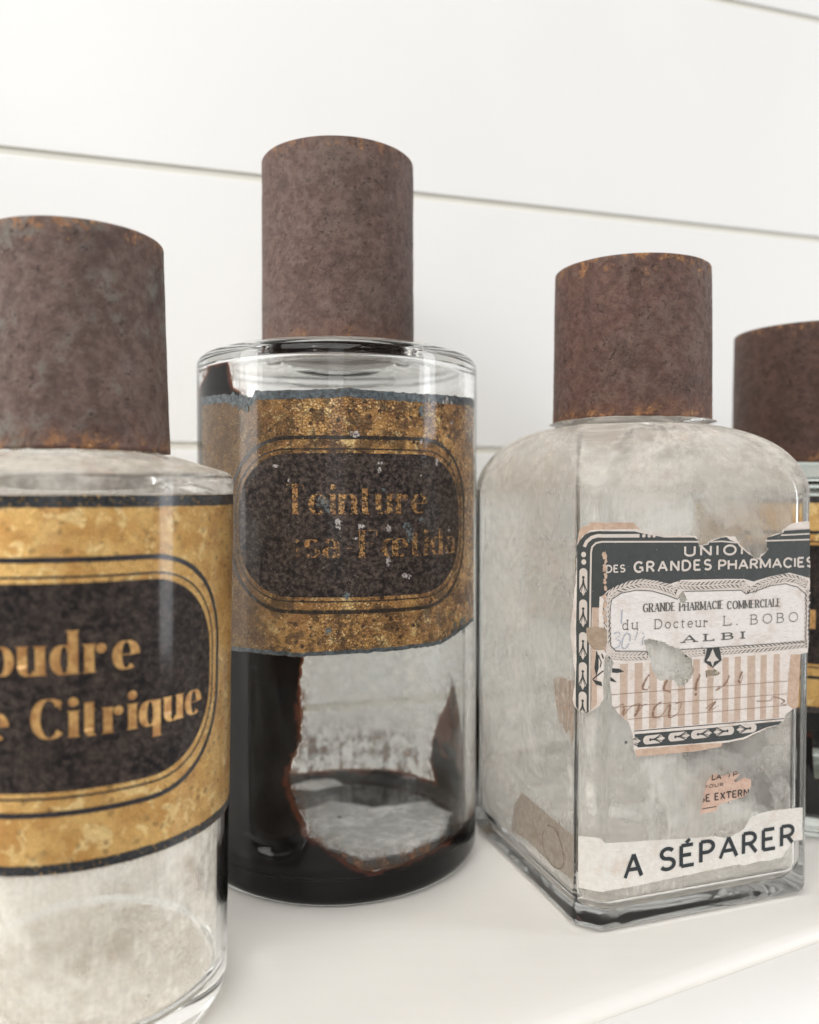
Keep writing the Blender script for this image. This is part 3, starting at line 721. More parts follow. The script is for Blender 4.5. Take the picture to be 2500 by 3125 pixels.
disc_film("dust_or_sheen_bed", .0436, .00995, lambda x, y: {'den': np.clip(.4 - floor_fn(x, y)['m'] / 2.5, 0, 1)}, mat_dust("floor_sheen_tall", (.85, .84, .82), (.92, .91, .89), .5, .9, 3., False, .25), B, 30)  # pale patch paints in the wall's reflection on the tar floor

# ---- D: bottle at the right edge, behind the square one
loc, rz = place(.385, 26.0)
D_ = thing("round_bottle", "farthest bottle, mostly hidden behind the square bottle and cut by the right edge", "bottle", loc, rz, GROUP)
rD = .05
round_glass(D_, rD, .1350, .0022, .1405, .0255, .0032, .0085, .170, mat_glass("greenish_glass", (.93, .97, .945), 0.0, .2))
cap(D_, .0306, .0302, .1408, .1956, mat_rust("rust_far_cap", 9, .1408, .1956, .8, .1, (.72, .62, .56)), 9)
sD = cyl_surf(rD)
matsD = dict(gold=mat_gold("gold_leaf_far", .3, 6.), edge=mat_line("edge_far", (.04, .03, .03), 6, .2, .3), line=mat_line("line_far", (.02, .016, .016), 7, .2, .3), panel=mat_black("panel_far", 6., .4, .25))
labD = gold_label(D_, sD, -50, 54, 48, 128, 6, 61, 114.5, 66, 109.8, 43, 39.5, matsD, .2, seed=9)
t = Sheet(sD); lettering(t, "I", 1.4, 1.8, 79, 7.0, .26, 2.2, .2, 0); t.build("lettering", mat_gold_letter("letter_gold_far", 6., .15, .25, 0), labD)
S, Zz = np.meshgrid(np.linspace(-pi * 46.95, pi * 46.95, 240), np.linspace(8.45, 60, 60))
md = np.minimum(40 + 5 * fnoise(S * .1, 2, 4) - Zz, 8); md = np.where(np.abs(S - 6) < 3.0, np.minimum(md, 23 - Zz), md)
build_film("dried_residue", S, Zz, cylpos(.04695, S, Zz, .0085), {'m': md, 'st': 0 * S + .2}, mat_tar("dried_tincture_far"), D_, keep=md > -4)
# outlines of the torn paper label and its print, in mm (s from the front-left corner along the surface, z above the shelf)
PAPER = [(-3.59,120.71),(9.74,120.57),(11.81,118.64),(12.85,117.73),(14.92,117.48),(17.53,116.77),(20.15,116.36),(23.32,116.44),(25.44,116.54),(28.11,116.58),(31.62,116.29),(32.18,114.92),(32.57,113.54),(35.46,113.8),(36.0,114.84),(39.56,115.69),(42.33,116.1),(45.69,115.95),(46.55,114.64),(47.69,113.22),(49.41,112.02),(52.57,109.38),(54.87,109.09),(55.43,110.25),(58.01,111.12),(57.7,112.78),(56.98,114.44),(57.95,115.59),(61.14,116.48),(63.47,116.68),(63.75,117.85),(66.97,119.47),(70.52,120.14),(74.12,120.19),(74.49,105.21),(74.3,90.77),(73.89,78.73),(71.19,78.42),(70.26,61.62),(68.17,61.07),(65.52,59.62),(64.95,57.75),(62.02,56.58),(58.52,55.94),(53.9,54.71),(49.33,53.5),(44.24,53.05),(41.72,53.07),(41.17,51.95),(31.52,51.53),(20.78,51.71),(11.35,52.01),(10.56,54.11),(10.0,59.09),(8.69,62.34),(5.1,65.33),(3.05,67.72),(2.88,71.17),(2.2,74.7),(2.97,78.12),(3.53,79.95),(2.95,81.1),(1.81,81.8),(0.96,82.96),(0.46,81.26),(0.28,79.79),(0.18,73.36),(0.35,69.88),(-0.79,67.83),(-2.52,66.38),(-4.01,65.45),(-5.01,65.21),(-6.53,65.65),(-7.92,66.48),(-8.92,68.79),(-8.08,72.5),(-7.98,76.54),(-8.55,80.21),(-9.31,82.58),(-10.38,89.55),(-9.19,94.76),(-8.12,102.41),(-7.66,109.91),(-7.56,114.4),(-6.95,118.39),(-6.08,119.28),(-3.84,120.19)]
HOLE_A = [(13.13,86.13),(15.2,86.54),(20.45,85.25),(22.58,83.99),(25.79,83.12),(27.95,81.16),(30.4,79.64),(30.42,77.81),(31.25,76.37),(30.72,75.04),(29.12,72.86),(27.52,71.39),(25.37,71.78),(24.01,73.7),(21.62,73.87),(19.51,73.58),(17.92,75.05),(16.33,77.41),(15.78,80.14),(14.72,82.45)]
HOLE_B = [(35.08,75.65),(38.38,76.11),(40.89,74.55),(40.07,73.91),(37.3,73.65),(35.38,73.55)]
HOLE_C = [(25.62,98.78),(27.21,100.3),(27.77,98.69),(28.75,97.51),(27.26,95.99),(25.92,96.5)]
DARK = [(-7.6,113.9),(-6.81,115.41),(-5.31,117.19),(-3.57,117.97),(-1.11,118.27),(10.37,118.01),(12.98,117.35),(17.36,116.64),(20.31,116.09),(30.81,115.9),(32.03,115.24),(32.83,112.66),(32.44,113.23),(35.87,113.64),(36.29,114.47),(40.19,115.6),(42.52,115.8),(43.7,114.93),(46.36,114.15),(47.26,112.91),(50.86,110.38),(55.4,108.18),(55.38,109.53),(56.88,110.48),(57.78,111.2),(57.15,112.69),(57.13,113.93),(57.72,115.4),(61.07,116.08),(63.82,116.78),(64.12,117.39),(75.07,117.73),(75.05,108.78),(74.69,102.22),(71.2,103.1),(66.49,104.25),(58.81,103.26),(52.77,101.98),(49.17,102.85),(40.92,103.13),(35.13,103.21),(29.43,103.28),(26.61,103.38),(25.58,103.08),(22.4,102.29),(18.18,103.34),(12.97,104.19),(8.35,103.68),(4.81,102.49),(1.3,101.08),(-0.17,99.59),(-0.99,99.33),(-1.09,96.24),(-3.15,96.1),(-3.28,90.27),(-3.36,82.81),(-3.18,72.04),(-3.26,66.04),(-3.96,65.51),(-4.64,65.33),(-7.29,66.26),(-7.75,66.76),(-7.84,74.04),(-7.57,80.34),(-7.8,89.93),(-7.61,102.43)]
LINE1 = [(11.82,116.74),(-1.59,116.91),(-3.32,116.37),(-4.8,115.1),(-5.49,113.59)]
LINE2 = [(32.35,114.59),(15.91,114.92),(-0.35,115.22),(-2.07,114.81),(-3.18,113.66),(-3.49,112.05),(-3.61,102.64),(-3.71,90.23),(-3.64,79.46),(-3.64,65.75)]
LINE3 = [(36.29,114.47),(40.78,114.55),(46.36,114.02)]
LINE4 = [(57.13,114.37),(75.12,114.45)]
LINE5 = [(62.91,116.0),(75.09,116.29)]
LINE6 = [(63.81,117.82),(75.06,117.98)]
DOTS = [(13.27,116.72),(15.08,116.68),(16.77,116.65),(-5.65,111.35),(-5.59,109.2)]
TUL = [(-5.71,107.45),(-6.85,100.36),(-4.42,100.49),(-5.58,99.31),(-5.69,104.77),(-5.8,98.3),(-5.66,90.09),(-5.9,88.7),(-5.94,85.95),(-5.98,79.99),(-5.83,76.25),(-5.93,72.36),(-5.98,71.43),(-5.97,69.48)]
W1 = [(1.51,85.48),(1.37,91.64),(1.08,96.93),(1.81,99.53),(3.81,101.07),(8.36,102.44),(12.98,102.94),(18.19,102.22),(22.41,100.8),(24.81,99.8)]
W2 = [(25.32,101.96),(30.97,101.38),(37.53,101.37),(43.63,101.52),(48.7,101.33),(50.42,99.87),(51.12,98.53)]
W3 = [(52.14,99.1),(54.99,100.54),(60.18,102.1),(64.86,102.79),(69.62,102.01),(73.24,100.2)]
W4 = [(73.75,98.5),(73.7,90.8),(73.54,82.13)]
W5 = [(1.67,84.15),(2.44,82.56),(5.98,81.89),(11.1,81.56),(15.51,81.42)]
W6 = [(27.42,81.29),(31.2,81.32),(35.01,81.41)]
W7 = [(40.81,81.28),(47.83,81.31),(59.32,81.31),(73.55,81.55)]
PANEL = [(2.33,96.87),(2.72,98.61),(5.84,100.24),(10.94,100.93),(16.11,100.5),(21.37,99.04),(25.1,97.67),(27.49,99.93),(36.45,99.71),(48.16,99.49),(49.87,98.26),(53.86,99.04),(59.04,100.39),(64.89,100.84),(69.66,99.62),(72.81,97.34),(73.22,90.83),(72.93,82.17),(36.65,82.46),(14.71,82.81),(4.2,83.55),(2.42,85.21),(1.97,91.61)]
T_UNION = [(27.21,110.58),(27.18,113.3),(51.13,110.35)]
T_DES = [(0.76,106.35),(0.74,108.32),(7.06,106.46)]
T_GRANDES = [(9.97,106.37),(9.94,109.29),(37.03,105.8)]
T_PHARM = [(39.57,105.95),(39.53,108.8),(75.57,105.42)]
T_GRANDE = [(13.21,94.38),(13.19,96.83),(24.34,94.22)]
T_PHARMACIE = [(25.67,94.15),(25.65,96.51),(41.6,94.06)]
T_COMM = [(42.89,94.0),(42.86,96.36),(63.11,93.78)]
T_du = [(6.17,89.63),(6.15,92.28),(11.55,89.47)]
T_Docteur = [(17.15,89.57),(17.13,92.18),(36.02,88.8)]
T_L = [(41.83,89.0),(41.8,91.87),(44.63,88.95)]
T_dot = [(46.6,88.94),(46.59,89.31),(46.88,88.92)]
T_BOBO = [(51.71,88.95),(51.67,91.86),(69.83,88.69)]
T_ALBI = [(26.84,84.74),(26.82,86.7),(49.03,84.41)]
STRIPX = [(5.67,69.72),(8.22,69.52),(10.59,69.33),(13.28,69.11),(15.62,68.92),(18.24,68.71),(20.61,68.52),(23.27,68.3),(25.67,68.11),(28.1,67.91),(30.8,67.7),(33.26,67.5),(36.0,67.28),(38.21,67.1),(41.55,66.83),(43.79,66.65),(46.04,66.47),(48.31,66.28),(50.87,66.08),(53.74,65.85),(55.77,65.68),(58.09,65.5),(60.72,65.28),(63.07,65.09),(65.44,64.9)]
STRIPTB = [(4.99,79.52),(65.24,78.08),(11.28,60.09),(64.34,59.0)]
RULES = [(2.78,70.93),(66.25,70.21),(2.8,67.21),(66.01,66.2),(8.43,63.26),(66.07,62.6)]
BLINE = [(10.52,59.62),(64.94,58.47)]
BBAND = [(10.68,58.67),(36.93,58.03),(64.36,57.8),(62.61,56.76),(58.51,56.33),(53.89,55.19),(49.32,54.06),(44.23,53.62),(31.5,53.84),(11.85,54.65),(10.8,56.1)]
BTUL = [(13.91,56.7),(21.52,56.87),(17.56,56.8),(22.59,56.45),(30.38,56.71),(30.65,56.45),(43.63,56.85),(52.72,56.95)]
FLEUR = [(35.82,82.51),(40.24,82.47),(41.13,78.47),(37.82,76.38),(34.77,78.43)]
BUD = [(37.75,82.16),(38.89,79.78),(40.12,78.54),(38.35,78.19),(37.82,76.61),(37.14,78.27),(35.59,78.61),(36.68,79.92)]
PATCH = [(-4.66,90.16),(-2.91,90.42),(0.06,90.51),(1.05,89.47),(1.21,86.49),(0.66,84.55),(-1.14,84.0),(-2.88,84.34),(-4.38,86.2),(-4.77,88.41)]
TAN = [(67.31,78.43),(71.19,78.33),(70.26,61.62),(68.17,61.22),(66.06,63.17),(66.54,70.57)]
TOPTAN = [(-6.95,118.39),(-6.08,119.28),(-3.84,120.19),(-3.59,120.73),(9.48,120.68),(11.81,118.73),(4.36,118.72),(-1.6,118.75),(-3.58,118.42),(-6.06,116.67),(-7.3,114.41)]
BOTTAN = [(10.92,54.07),(31.5,53.61),(41.72,53.07),(41.17,51.95),(31.52,51.53),(20.78,51.71),(11.35,52.01)]
COLTAN = [(-3.07,96.11),(-1.22,96.23),(-1.18,90.42),(-1.39,83.97),(-3.07,83.83)]
COLTAN2 = [(-3.25,84.47),(-1.63,83.37),(-1.54,68.24),(-3.14,66.31)]
SPRIG = [(-1.76,83.86),(-1.13,82.18),(-1.11,78.71),(-1.71,76.42),(-2.34,78.59)]
SPRIG2 = [(-2.95,75.3),(-0.34,74.83),(-0.09,73.62),(-1.82,73.93)]
SPRIG3 = [(2.97,78.62),(5.25,78.34),(6.97,77.34),(4.69,77.13),(2.98,77.38)]
SPRIG4 = [(2.42,76.17),(3.56,75.34),(4.56,74.4),(2.43,74.93)]
STEM = [(-2.82,75.31),(0.15,78.07)]
HW1 = [(15.56,75.89),(14.01,73.98),(13.35,72.02),(14.81,71.46),(15.59,72.52)]
HW2 = [(3.32,66.37),(6.09,67.91),(7.12,66.94),(6.63,64.31),(9.17,66.76),(12.26,67.4),(10.74,63.95),(13.3,66.86),(14.85,67.18)]
HW3 = [(20.09,67.65),(17.48,66.06),(16.98,63.4),(19.61,63.17),(22.75,66.53),(22.53,62.68),(25.45,63.57),(26.76,66.65),(24.89,66.58)]
HW4 = [(33.45,74.84),(32.11,72.18),(31.87,69.91)]
HW5 = [(35.49,64.09),(39.05,66.1),(36.87,63.5),(40.18,64.62)]
HW6 = [(48.77,74.46),(47.67,71.96),(48.25,70.98),(49.07,73.26)]
HW7 = [(54.33,64.85),(59.56,64.66),(60.71,65.76),(64.86,64.23),(63.69,63.13),(66.06,62.93)]
HW8 = [(21.62,73.87),(20.59,71.24),(22.98,70.14)]
HW9 = [(43.98,73.63),(42.33,70.96),(39.01,69.35),(40.66,70.62)]
HWD = [(31.88,68.76)]
N3 = [(3.15,88.47),(4.91,89.03),(5.43,87.9),(4.17,87.09),(5.54,86.35),(5.2,84.82),(3.18,84.28)]
N0 = [(7.71,88.66),(6.45,86.96),(6.21,84.76),(7.24,84.03),(8.5,85.51),(8.89,87.71),(7.71,88.66)]
N1 = [(11.55,89.34),(10.55,86.28)]
N8 = [(13.11,88.36),(13.63,87.44),(12.87,86.14),(13.14,84.79)]
NV = [(6.13,95.38),(5.91,91.41)]
RED = [(36.19,42.08),(38.37,43.99),(41.71,43.0),(44.31,43.34),(46.92,43.86),(48.44,42.57),(46.21,40.94),(46.96,40.36),(49.97,41.46),(52.64,40.53),(52.67,38.33),(50.8,35.72),(46.28,35.01),(40.7,34.13),(39.62,32.4),(33.76,32.21),(34.1,33.71),(35.15,37.89)]
T_EXT = [(35.17,35.73),(35.15,37.76),(52.32,36.04)]
T_OUR = [(37.17,39.81),(37.16,40.73),(42.12,39.79)]
T_LA = [(38.03,42.18),(38.01,43.84),(48.07,42.3)]
T_SEPA = [(7.32,16.49),(9.86,23.29),(13.91,16.28)]
T_SEPR = [(19.62,17.06),(19.56,23.42),(69.72,18.34)]
REDLINE = [(34.47,33.66),(39.6,33.77)]
STRIP = [(-6.77,28.7),(-2.62,29.2),(-0.28,29.35),(1.03,27.79),(7.78,27.16),(17.43,26.44),(31.66,25.11),(38.97,24.74),(42.69,23.62),(45.67,23.84),(50.18,25.43),(52.05,28.02),(53.18,29.13),(60.1,29.85),(72.74,29.43),(73.07,18.85),(69.7,19.11),(67.35,17.38),(65.02,14.49),(60.33,14.21),(55.68,14.56),(50.33,14.08),(48.43,14.67),(37.62,14.39),(24.6,14.06),(10.62,13.6),(1.47,13.65),(-2.53,13.5),(-6.69,13.47)]
STRIPL = [(-42.18,29.6),(-34.85,29.21),(-21.26,28.8),(-10.11,28.56),(-6.89,28.68),(-6.81,14.35),(-11.16,15.11),(-18.55,14.26),(-29.12,14.45),(-39.08,14.92),(-49.77,13.35),(-49.48,16.94),(-47.49,23.24)]
STRIPL2 = [(-25.17,25.71),(-17.44,29.34),(-10.11,28.56),(-6.89,28.68),(-6.81,14.35),(-11.14,13.29),(-21.09,11.56),(-27.08,15.31)]
BROWN = [(-19.74,70.78),(-8.24,74.56),(-8.67,59.6),(-15.24,57.76),(-21.61,64.74)]
CHIP = [(-7.24,5.25),(-5.74,4.71),(-5.44,3.46),(-7.11,3.48)]
# ------------------------------------------------------------------ C: square bottle with torn paper labels
SA, SC, SPSI = .0857, .0058, radians(18.42)
C = thing("square_bottle", "square clouded glass bottle with torn printed paper labels and rusty cap", "bottle", (.0772, .2868, 0), SPSI, GROUP)
a_ = SA / 2; CH = SC * 1000 * 2 ** .5
def oct_ring(a, c, rnd=.0011):
    """outline of a chamfered square with eased corners, fixed point count, starting at -x side"""
    cs = [(-a, a - c), (-a, -a + c), (-a + c, -a), (a - c, -a), (a, -a + c), (a, a - c), (a - c, a), (-a + c, a)]
    P = []
    for i in range(8):
        p = Vector(cs[i]); q = Vector(cs[(i - 1) % 8]); n = Vector(cs[(i + 1) % 8])
        e0 = (q - p); e1 = (n - p); l0 = e0.length; l1 = e1.length; e0 = e0 / l0; e1 = e1 / l1
        k = min(rnd, l0 * .3, l1 * .3)
        s0 = min(k * 2.2, l0 * .45); s1 = min(k * 2.2, l1 * .45)
        P.append(p + e0 * s0)
        for t in (0, .33, .67, 1):
            A0 = p + e0 * k; B0 = p + e1 * k
            P.append(A0 * (1 - t) ** 2 + p * 2 * t * (1 - t) + B0 * t * t)
        P.append(p + e1 * s1)
        if i % 2 == 1 - 0 or True:
            L = (n - p).length
            if L > .03:
                for f in (.3, .5, .7): P.append(p + e1 * L * f)
            else: P += [p + e1 * L * f for f in (.47, .5, .53)]
    return P
def blend_ring(a, c, rcirc, t):
    P = oct_ring(a, c); out = []
    for p in P:
        d = p.normalized() * rcirc
        out.append(p * (1 - t) + d * t)
    return out
def sq_rings(off, z_floor, z_sh, z_top, R, neck):
    """rings from foot to shoulder; off = inset of the faces; R = shoulder radius"""
    rings = []
    a = a_ - off; c = max(.0012, SC - off * .35)
    rb = .0042 if off == 0 else .006
    for ang in (10, 30, 50, 70, 90):
        d = rb * (1 - sin(radians(ang))); rings.append((oct_ring(a - d, c), z_floor + rb * (1 - cos(radians(ang)))))
    for z in (.02, .05, .08, .11): rings.append((oct_ring(a, c), z))
    n = 16
    for i in range(n + 1):
        t = i / n; an = radians(90 * t)
        d = R * (1 - cos(an)); z = z_sh + (z_top - z_sh) * sin(an) ** 1.0
        rings.append((blend_ring(a - d, c + d * .55, neck, max(0, (t - .45) / .55) ** 2 * .35), z))
    return rings
def loft(rings_list, close=True):
    V = []; F = []; n = len(rings_list[0][0])
    for P, z in rings_list: V += [(p.x, p.y, z) for p in P]
    for i in range(len(rings_list) - 1):
        for k in range(n):
            j = (k + 1) % n; F.append((i * n + k, i * n + j, (i + 1) * n + j, (i + 1) * n + k))
    return V, F, n
outer = sq_rings(0, 0, .1285, .1516, .0195, .027)
def circ_like(P, r): return [p.normalized() * r for p in P]
base_pts = outer[0][0]
neckr = .0225
seq = [(circ_like(base_pts, .018), .0022), (oct_ring(a_ - .012, SC), .0016), (oct_ring(a_ - .0075, SC), .0003)] + outer
lastP = outer[-1][0]
seq += [(blend_ring(a_ - .0205, SC, .0285, .8), .1531), (circ_like(lastP, .0262), .1538), (circ_like(lastP, .0240), .1545), (circ_like(lastP, neckr), .157), (circ_like(lastP, neckr), .184), (circ_like(lastP, neckr - .0012), .185),
        (circ_like(lastP, neckr - .003), .184), (circ_like(lastP, neckr - .003), .154), (circ_like(lastP, neckr - .0018), .1505), (circ_like(lastP, neckr + .001), .1490)]
inner = sq_rings(.0036, .0052, .1270, .1472, .0185, .024)
seq += list(reversed(inner)) + [(oct_ring(a_ - .018, SC), .0055), (circ_like(base_pts, .016), .0063)]
V, F, n_ = loft(seq)
b0 = len(V); V.append((0, 0, .0022)); V.append((0, 0, .0065))
L0 = (len(seq) - 1) * n_
for k in range(n_):
    j = (k + 1) % n_; F.append((b0, j, k)); F.append((b0 + 1, L0 + k, L0 + j))
bm = bmesh.new(); me = mesh("glass_body", V, F); bm.from_mesh(me); bmesh.ops.recalc_face_normals(bm, faces=bm.faces[:]); bm.to_mesh(me); bm.free()
link("glass_body", me, mat_glass("dull_old_glass", (.975, .975, .965), .06, .03), C)
cap(C, .0268, .0262, .1532, .2052, mat_rust("rust_square_cap", 6, .1532, .2052, 1.25, .35, (1.0, .88, .82)), 6)
# dust settled on the outside of the shoulder
top_r = [(P, z) for P, z in sq_rings(-.00009, 0, .1285, .15169, .0195, .027) if z > .118]
top_r += [(blend_ring(a_ - .0204, SC, .0286, .8), .15320), (circ_like(lastP, .0262), .15390)]
top_r = [(oct_ring(a_ + .00009, SC), .122)] + [q for q in top_r if q[1] > .1281]
Vt, Ft, nt_ = loft(top_r); U = []; d0 = 0
for i, (P, z) in enumerate(top_r):
    if i: d0 += (Vector((P[0].x, P[0].y, z)) - Vector((top_r[i - 1][0][0].x, top_r[i - 1][0][0].y, top_r[i - 1][1]))).length * 1000
    acc = 0
    for k in range(nt_):
        if k: acc += (outer[6][0][k] - outer[6][0][k - 1]).length * 1000
        U.append((acc, d0))
me = mesh("shoulder_dust", Vt, Ft, True, U)
at = me.attributes.new('den', 'FLOAT', 'POINT'); at.data.foreach_set('value', [min(1.0, max(0.0, (z - .124) / .010)) for P, z in top_r for k in range(nt_)])
link("shoulder_dust", me, mat_dust("shoulder_dust_square", (.72, .66, .59), (.82, .775, .71), .42, .9, 4., False, .25), C)
# film of dust on the inner faces
fin = sq_rings(.0038, .0055, .1270, .1469, .0185, .024)
Vf, Ff, nf = loft(fin)
peri = [0.0]
P0 = fin[6][0]
for k in range(nf - 1): peri.append(peri[-1] + (P0[k + 1] - P0[k]).length * 1000)
U = [(peri[k], z * 1000) for P, z in fin for k in range(nf)]
me = mesh("dust_film", Vf, Ff, True, U)
def film_den(p, z):
    d = 1.0 if z < .05 else min(1.25, 1.0 + (z - .05) * 2.6)
    if p.y < -a_ + .008 and p.x > -.01: d *= 1 - .5 * min(1, (p.x + .01) / .03)      # thinner towards the right of the front, which shows darker
    # the eased vertical corners carry almost no dust
    if abs(abs(p.x) + abs(p.y) - 2 * (a_ - .0038) + max(.0012, SC - .0038 * .35)) < .0012 and (abs(abs(p.x) - (a_ - .0038)) < .0011 or abs(abs(p.y) - (a_ - .0038)) < .0011): d *= .25
    return d
den = [film_den(p, z) for P, z in fin for p in P]
at = me.attributes.new('den', 'FLOAT', 'POINT'); at.data.foreach_set('value', den)
link("dust_film", me, mat_dust("dust_film_square", (.955, .92, .875), (.985, .96, .93), .20, .74, 5., True, .22, True), C)
bedP = [(-a_ + .0075, -a_ + .0075), (a_ - .0075, -a_ + .0075), (a_ - .0075, a_ - .0075), (-a_ + .0075, a_ - .0075)]
g = np.linspace(-a_ + .0068, a_ - .0068, 30); X, Y = np.meshgrid(g, g)
build_film("dust_or_sheen_bed", X * 1000, Y * 1000, (X, Y, .0070 + 0 * X), {'den': np.ones_like(X)}, mat_dust("dust_bed_square", (.90, .87, .83), (.95, .93, .90), .55, .9, 6., False, .2), C)
# surface map of the front face, the front-left chamfer and the left face
CURL = None
def sq_surf(s, z, off):
    if CURL is not None and -CH - 8 < s < 76: off = off + CURL(s, z)
    o = off * .001; z = z * .001
    if s >= 0: return (-a_ + SC + s * .001, -a_ - o, z)
    if s >= -CH:
        t = -s / CH; k = o / 2 ** .5
        x0, y0 = -a_ + SC, -a_; x1, y1 = -a_, -a_ + SC
        f = min(1, min(t, 1 - t) * 6)
        e = o * .0
        return (x0 + (x1 - x0) * t - k * (.6 + .4 * f) - e, y0 + (y1 - y0) * t - k * (.6 + .4 * f) - o * .4 * (1 - t) * (1 - f), z)
    return (-a_ - o, -a_ + SC + (-s - CH) * .001, z)
CR = (0.0, -CH)
M_PAPER = mat_paper("label_paper", (.78, .695, .635), (.85, .775, .72), (.56, .42, .33), 1., .55)
M_PANEL = mat_paper("panel_paper", (.81, .755, .72), (.87, .82, .79), (.60, .47, .38), 2., .5)
M_TANP = mat_paper("tan_paper", (.55, .38, .275), (.66, .49, .38), (.42, .26, .17), 3., .5)
M_STRIPE = mat_paper("tan_stripe", (.56, .415, .325), (.63, .485, .39), (.53, .38, .29), 4., .4)
M_SCRAP = mat_paper("brown_scrap", (.36, .27, .195), (.45, .35, .26), (.28, .2, .14), 5., .6)
M_GREEN = mat_ink("dark_green_ink", (.055, .062, .060), 1., .30, .345, 1.5, .3)
M_GREEN2 = mat_ink("dark_green_line_ink", (.045, .05, .048), 2., .22, .3, 1.2, .3)
M_PALE = mat_ink("unprinted_paper", (.70, .62, .56), 3., .2, .26, 1.5, .12)
M_GREY = mat_ink("grey_type_ink", (.105, .098, .09), 4., .30, .42, 1.8, .35)
M_BROWNINK = mat_ink("faded_brown_ink", (.30, .18, .12), 5., .36, .54, 1.1, .3)
M_RULE = mat_ink("thin_brown_rule", (.26, .15, .10), 6., .3, .42, .8, .3)
M_PENCIL = mat_ink("blue_grey_pencil", (.42, .46, .53), 7., .40, .55, 2.2, .15)
paper = densify(PAPER, .9, .22, 11)
holes = [densify(h, .7, .2, 12) for h in (HOLE_A, HOLE_B, HOLE_C)]
CLIP = [paper] + holes
CLIP2 = [densify(RED, .6, .15, 21)]
CLIP3 = [densify(STRIP, .8, .14, 31)]
# torn edges lift a little from the glass
cgx = np.arange(-16, 78, .6); cgz = np.arange(8, 124, .6); CX, CZ = np.meshgrid(cgx, cgz); cg = np.zeros(CX.shape)
for ring_ in (paper, *holes, CLIP2[0], CLIP3[0]):
    dd = np.abs(sdist(ring_, CX, CZ)); cg = np.maximum(cg, np.clip(1 - dd / 1.9, 0, 1) ** 1.6)
cg = cg * np.clip(.35 + 2.6 * fnoise(CX * .16, CZ * .16, 17, 2), 0, 1) * .42 + np.clip(fnoise(CX * .09, CZ * .22, 23, 3), 0, 1) * .25
cg = cg * np.clip(np.minimum(np.abs(CX), np.abs(CX + CH)) / 1.5, 0, 1)
def CURL(s, z):
    x = min(max((s + 16) / .6, 0), cg.shape[1] - 1.001); y = min(max((z - 8) / .6, 0), cg.shape[0] - 1.001)
    i = int(x); j = int(y); x -= i; y -= j
    return float((cg[j, i] * (1 - x) + cg[j, i + 1] * x) * (1 - y) + (cg[j + 1, i] * (1 - x) + cg[j + 1, i + 1] * x) * y)
lab = Sheet(sq_surf).poly(paper, .16, holes=holes, creases=CR, grid=.7).build("label", M_PAPER, C)
lab["label"] = "torn cream paper label printed in dark green"
def layer(name, polys, off, mat, par=None, jag=0.0, grid=.8, clip=True, step=.7):
    sh = Sheet(sq_surf)
    for i, P in enumerate(polys): sh.poly(densify(P, step, jag, 5 + i), off + .002 * i, creases=CR, grid=grid, clip=CLIP if clip else None)
    return sh.build(name, mat, par or lab)
for P in (TOPTAN, BOTTAN): layer("tan_margin", [P], .19, M_TANP, jag=.1)
for P in (COLTAN, COLTAN2): layer("tan_margin", [P], .205, M_STRIPE)
layer("dark_border", [DARK], .20, M_GREEN, jag=.06, grid=.7)
# pale centre panel
layer("panel", [PANEL], .19, M_PANEL, grid=.7)
# tan stripes of the writing field
sx = [p[0] for p in STRIPX]; stripes = []
for i in range(0, 24, 2):
    x0, x1 = sx[i], sx[i + 1]; zb_ = 59.9 - (x0 - 11) * .02; zt_ = 79.6 - (x0 - 5) * .012
    stripes.append([(x0, zb_), (x1, zb_), (x1, zt_), (x0, zt_)])
for P in stripes: layer("stripe", [P], .19, M_STRIPE, jag=.08, grid=.8)
# frame lines, dots and tulips
fl = Sheet(sq_surf)
fl.stroke(LINE1, 1.05, .24, .4, CLIP, .95).stroke(LINE2, .5, .24, .4, CLIP)
for P in (LINE3, LINE4, LINE5, LINE6): fl.stroke(P, .45, .24, .5, CLIP)
for i, p in enumerate(DOTS): fl.disc(p, .72 if i > 2 else .62, .24, 14, .8 if i > 2 else .55)
fl.build("frame_line", M_PALE, lab)
def tulip(sh_p, sh_d, c, w, h, turn=0, clip=CLIP):
    """arch-shaped bud with a ball, two stamens and a diamond tip; c = crown of the arch, pointing up"""
    ct, sn = cos(turn), sin(turn)
    T = lambda x, y: (c[0] + x * ct - y * sn, c[1] + x * sn + y * ct)
    body = [T(.5 * w * cos(radians(a)), -.5 * w + .5 * w * sin(radians(a))) for a in range(0, 181, 20)]
    body += [T(-.5 * w, -.84 * h), T(-.3 * w, -.86 * h), T(0, -.45 * h), T(.3 * w, -.86 * h), T(.5 * w, -.84 * h)]
    sh_p.poly(densify(body, .5), .24, creases=CR, grid=.6, clip=clip)
    sh_p.poly(densify([T(0, -.6 * h), T(-.24 * w, -.86 * h), T(0, -h), T(.24 * w, -.86 * h)], .5), .245, creases=CR, grid=0, clip=clip)
    b = T(0, -.33 * h); sh_d.disc(b, .17 * w, .27, 12, .17 * w)
    for sg in (-1, 1): sh_d.stroke([b, T(sg * .08 * w, -.55 * h), T(sg * .55 * w, -.88 * h)], .26, .27, .4, clip, .34)
for c_, w_, h_, tn in [((-5.7, z), 2.35, 8.1, 0) for z in (107.4, 98.3, 88.8, 80.0, 71.4)] + [((x, 56.55), 2.6, 7.6, pi / 2) for x in (5.2, 13.6, 22.3, 30.3)] + [((x, 56.6), 2.6, 7.6, -pi / 2) for x in (46.0, 54.5)]:
    tp, td = Sheet(sq_surf), Sheet(sq_surf); tulip(tp, td, c_, w_, h_, tn)
    tp.build("tulip", M_PALE, lab); td.build("tulip_stamen", M_GREEN2, lab)
layer("bottom_border", [BBAND], .20, M_GREEN, jag=.05, grid=.7)
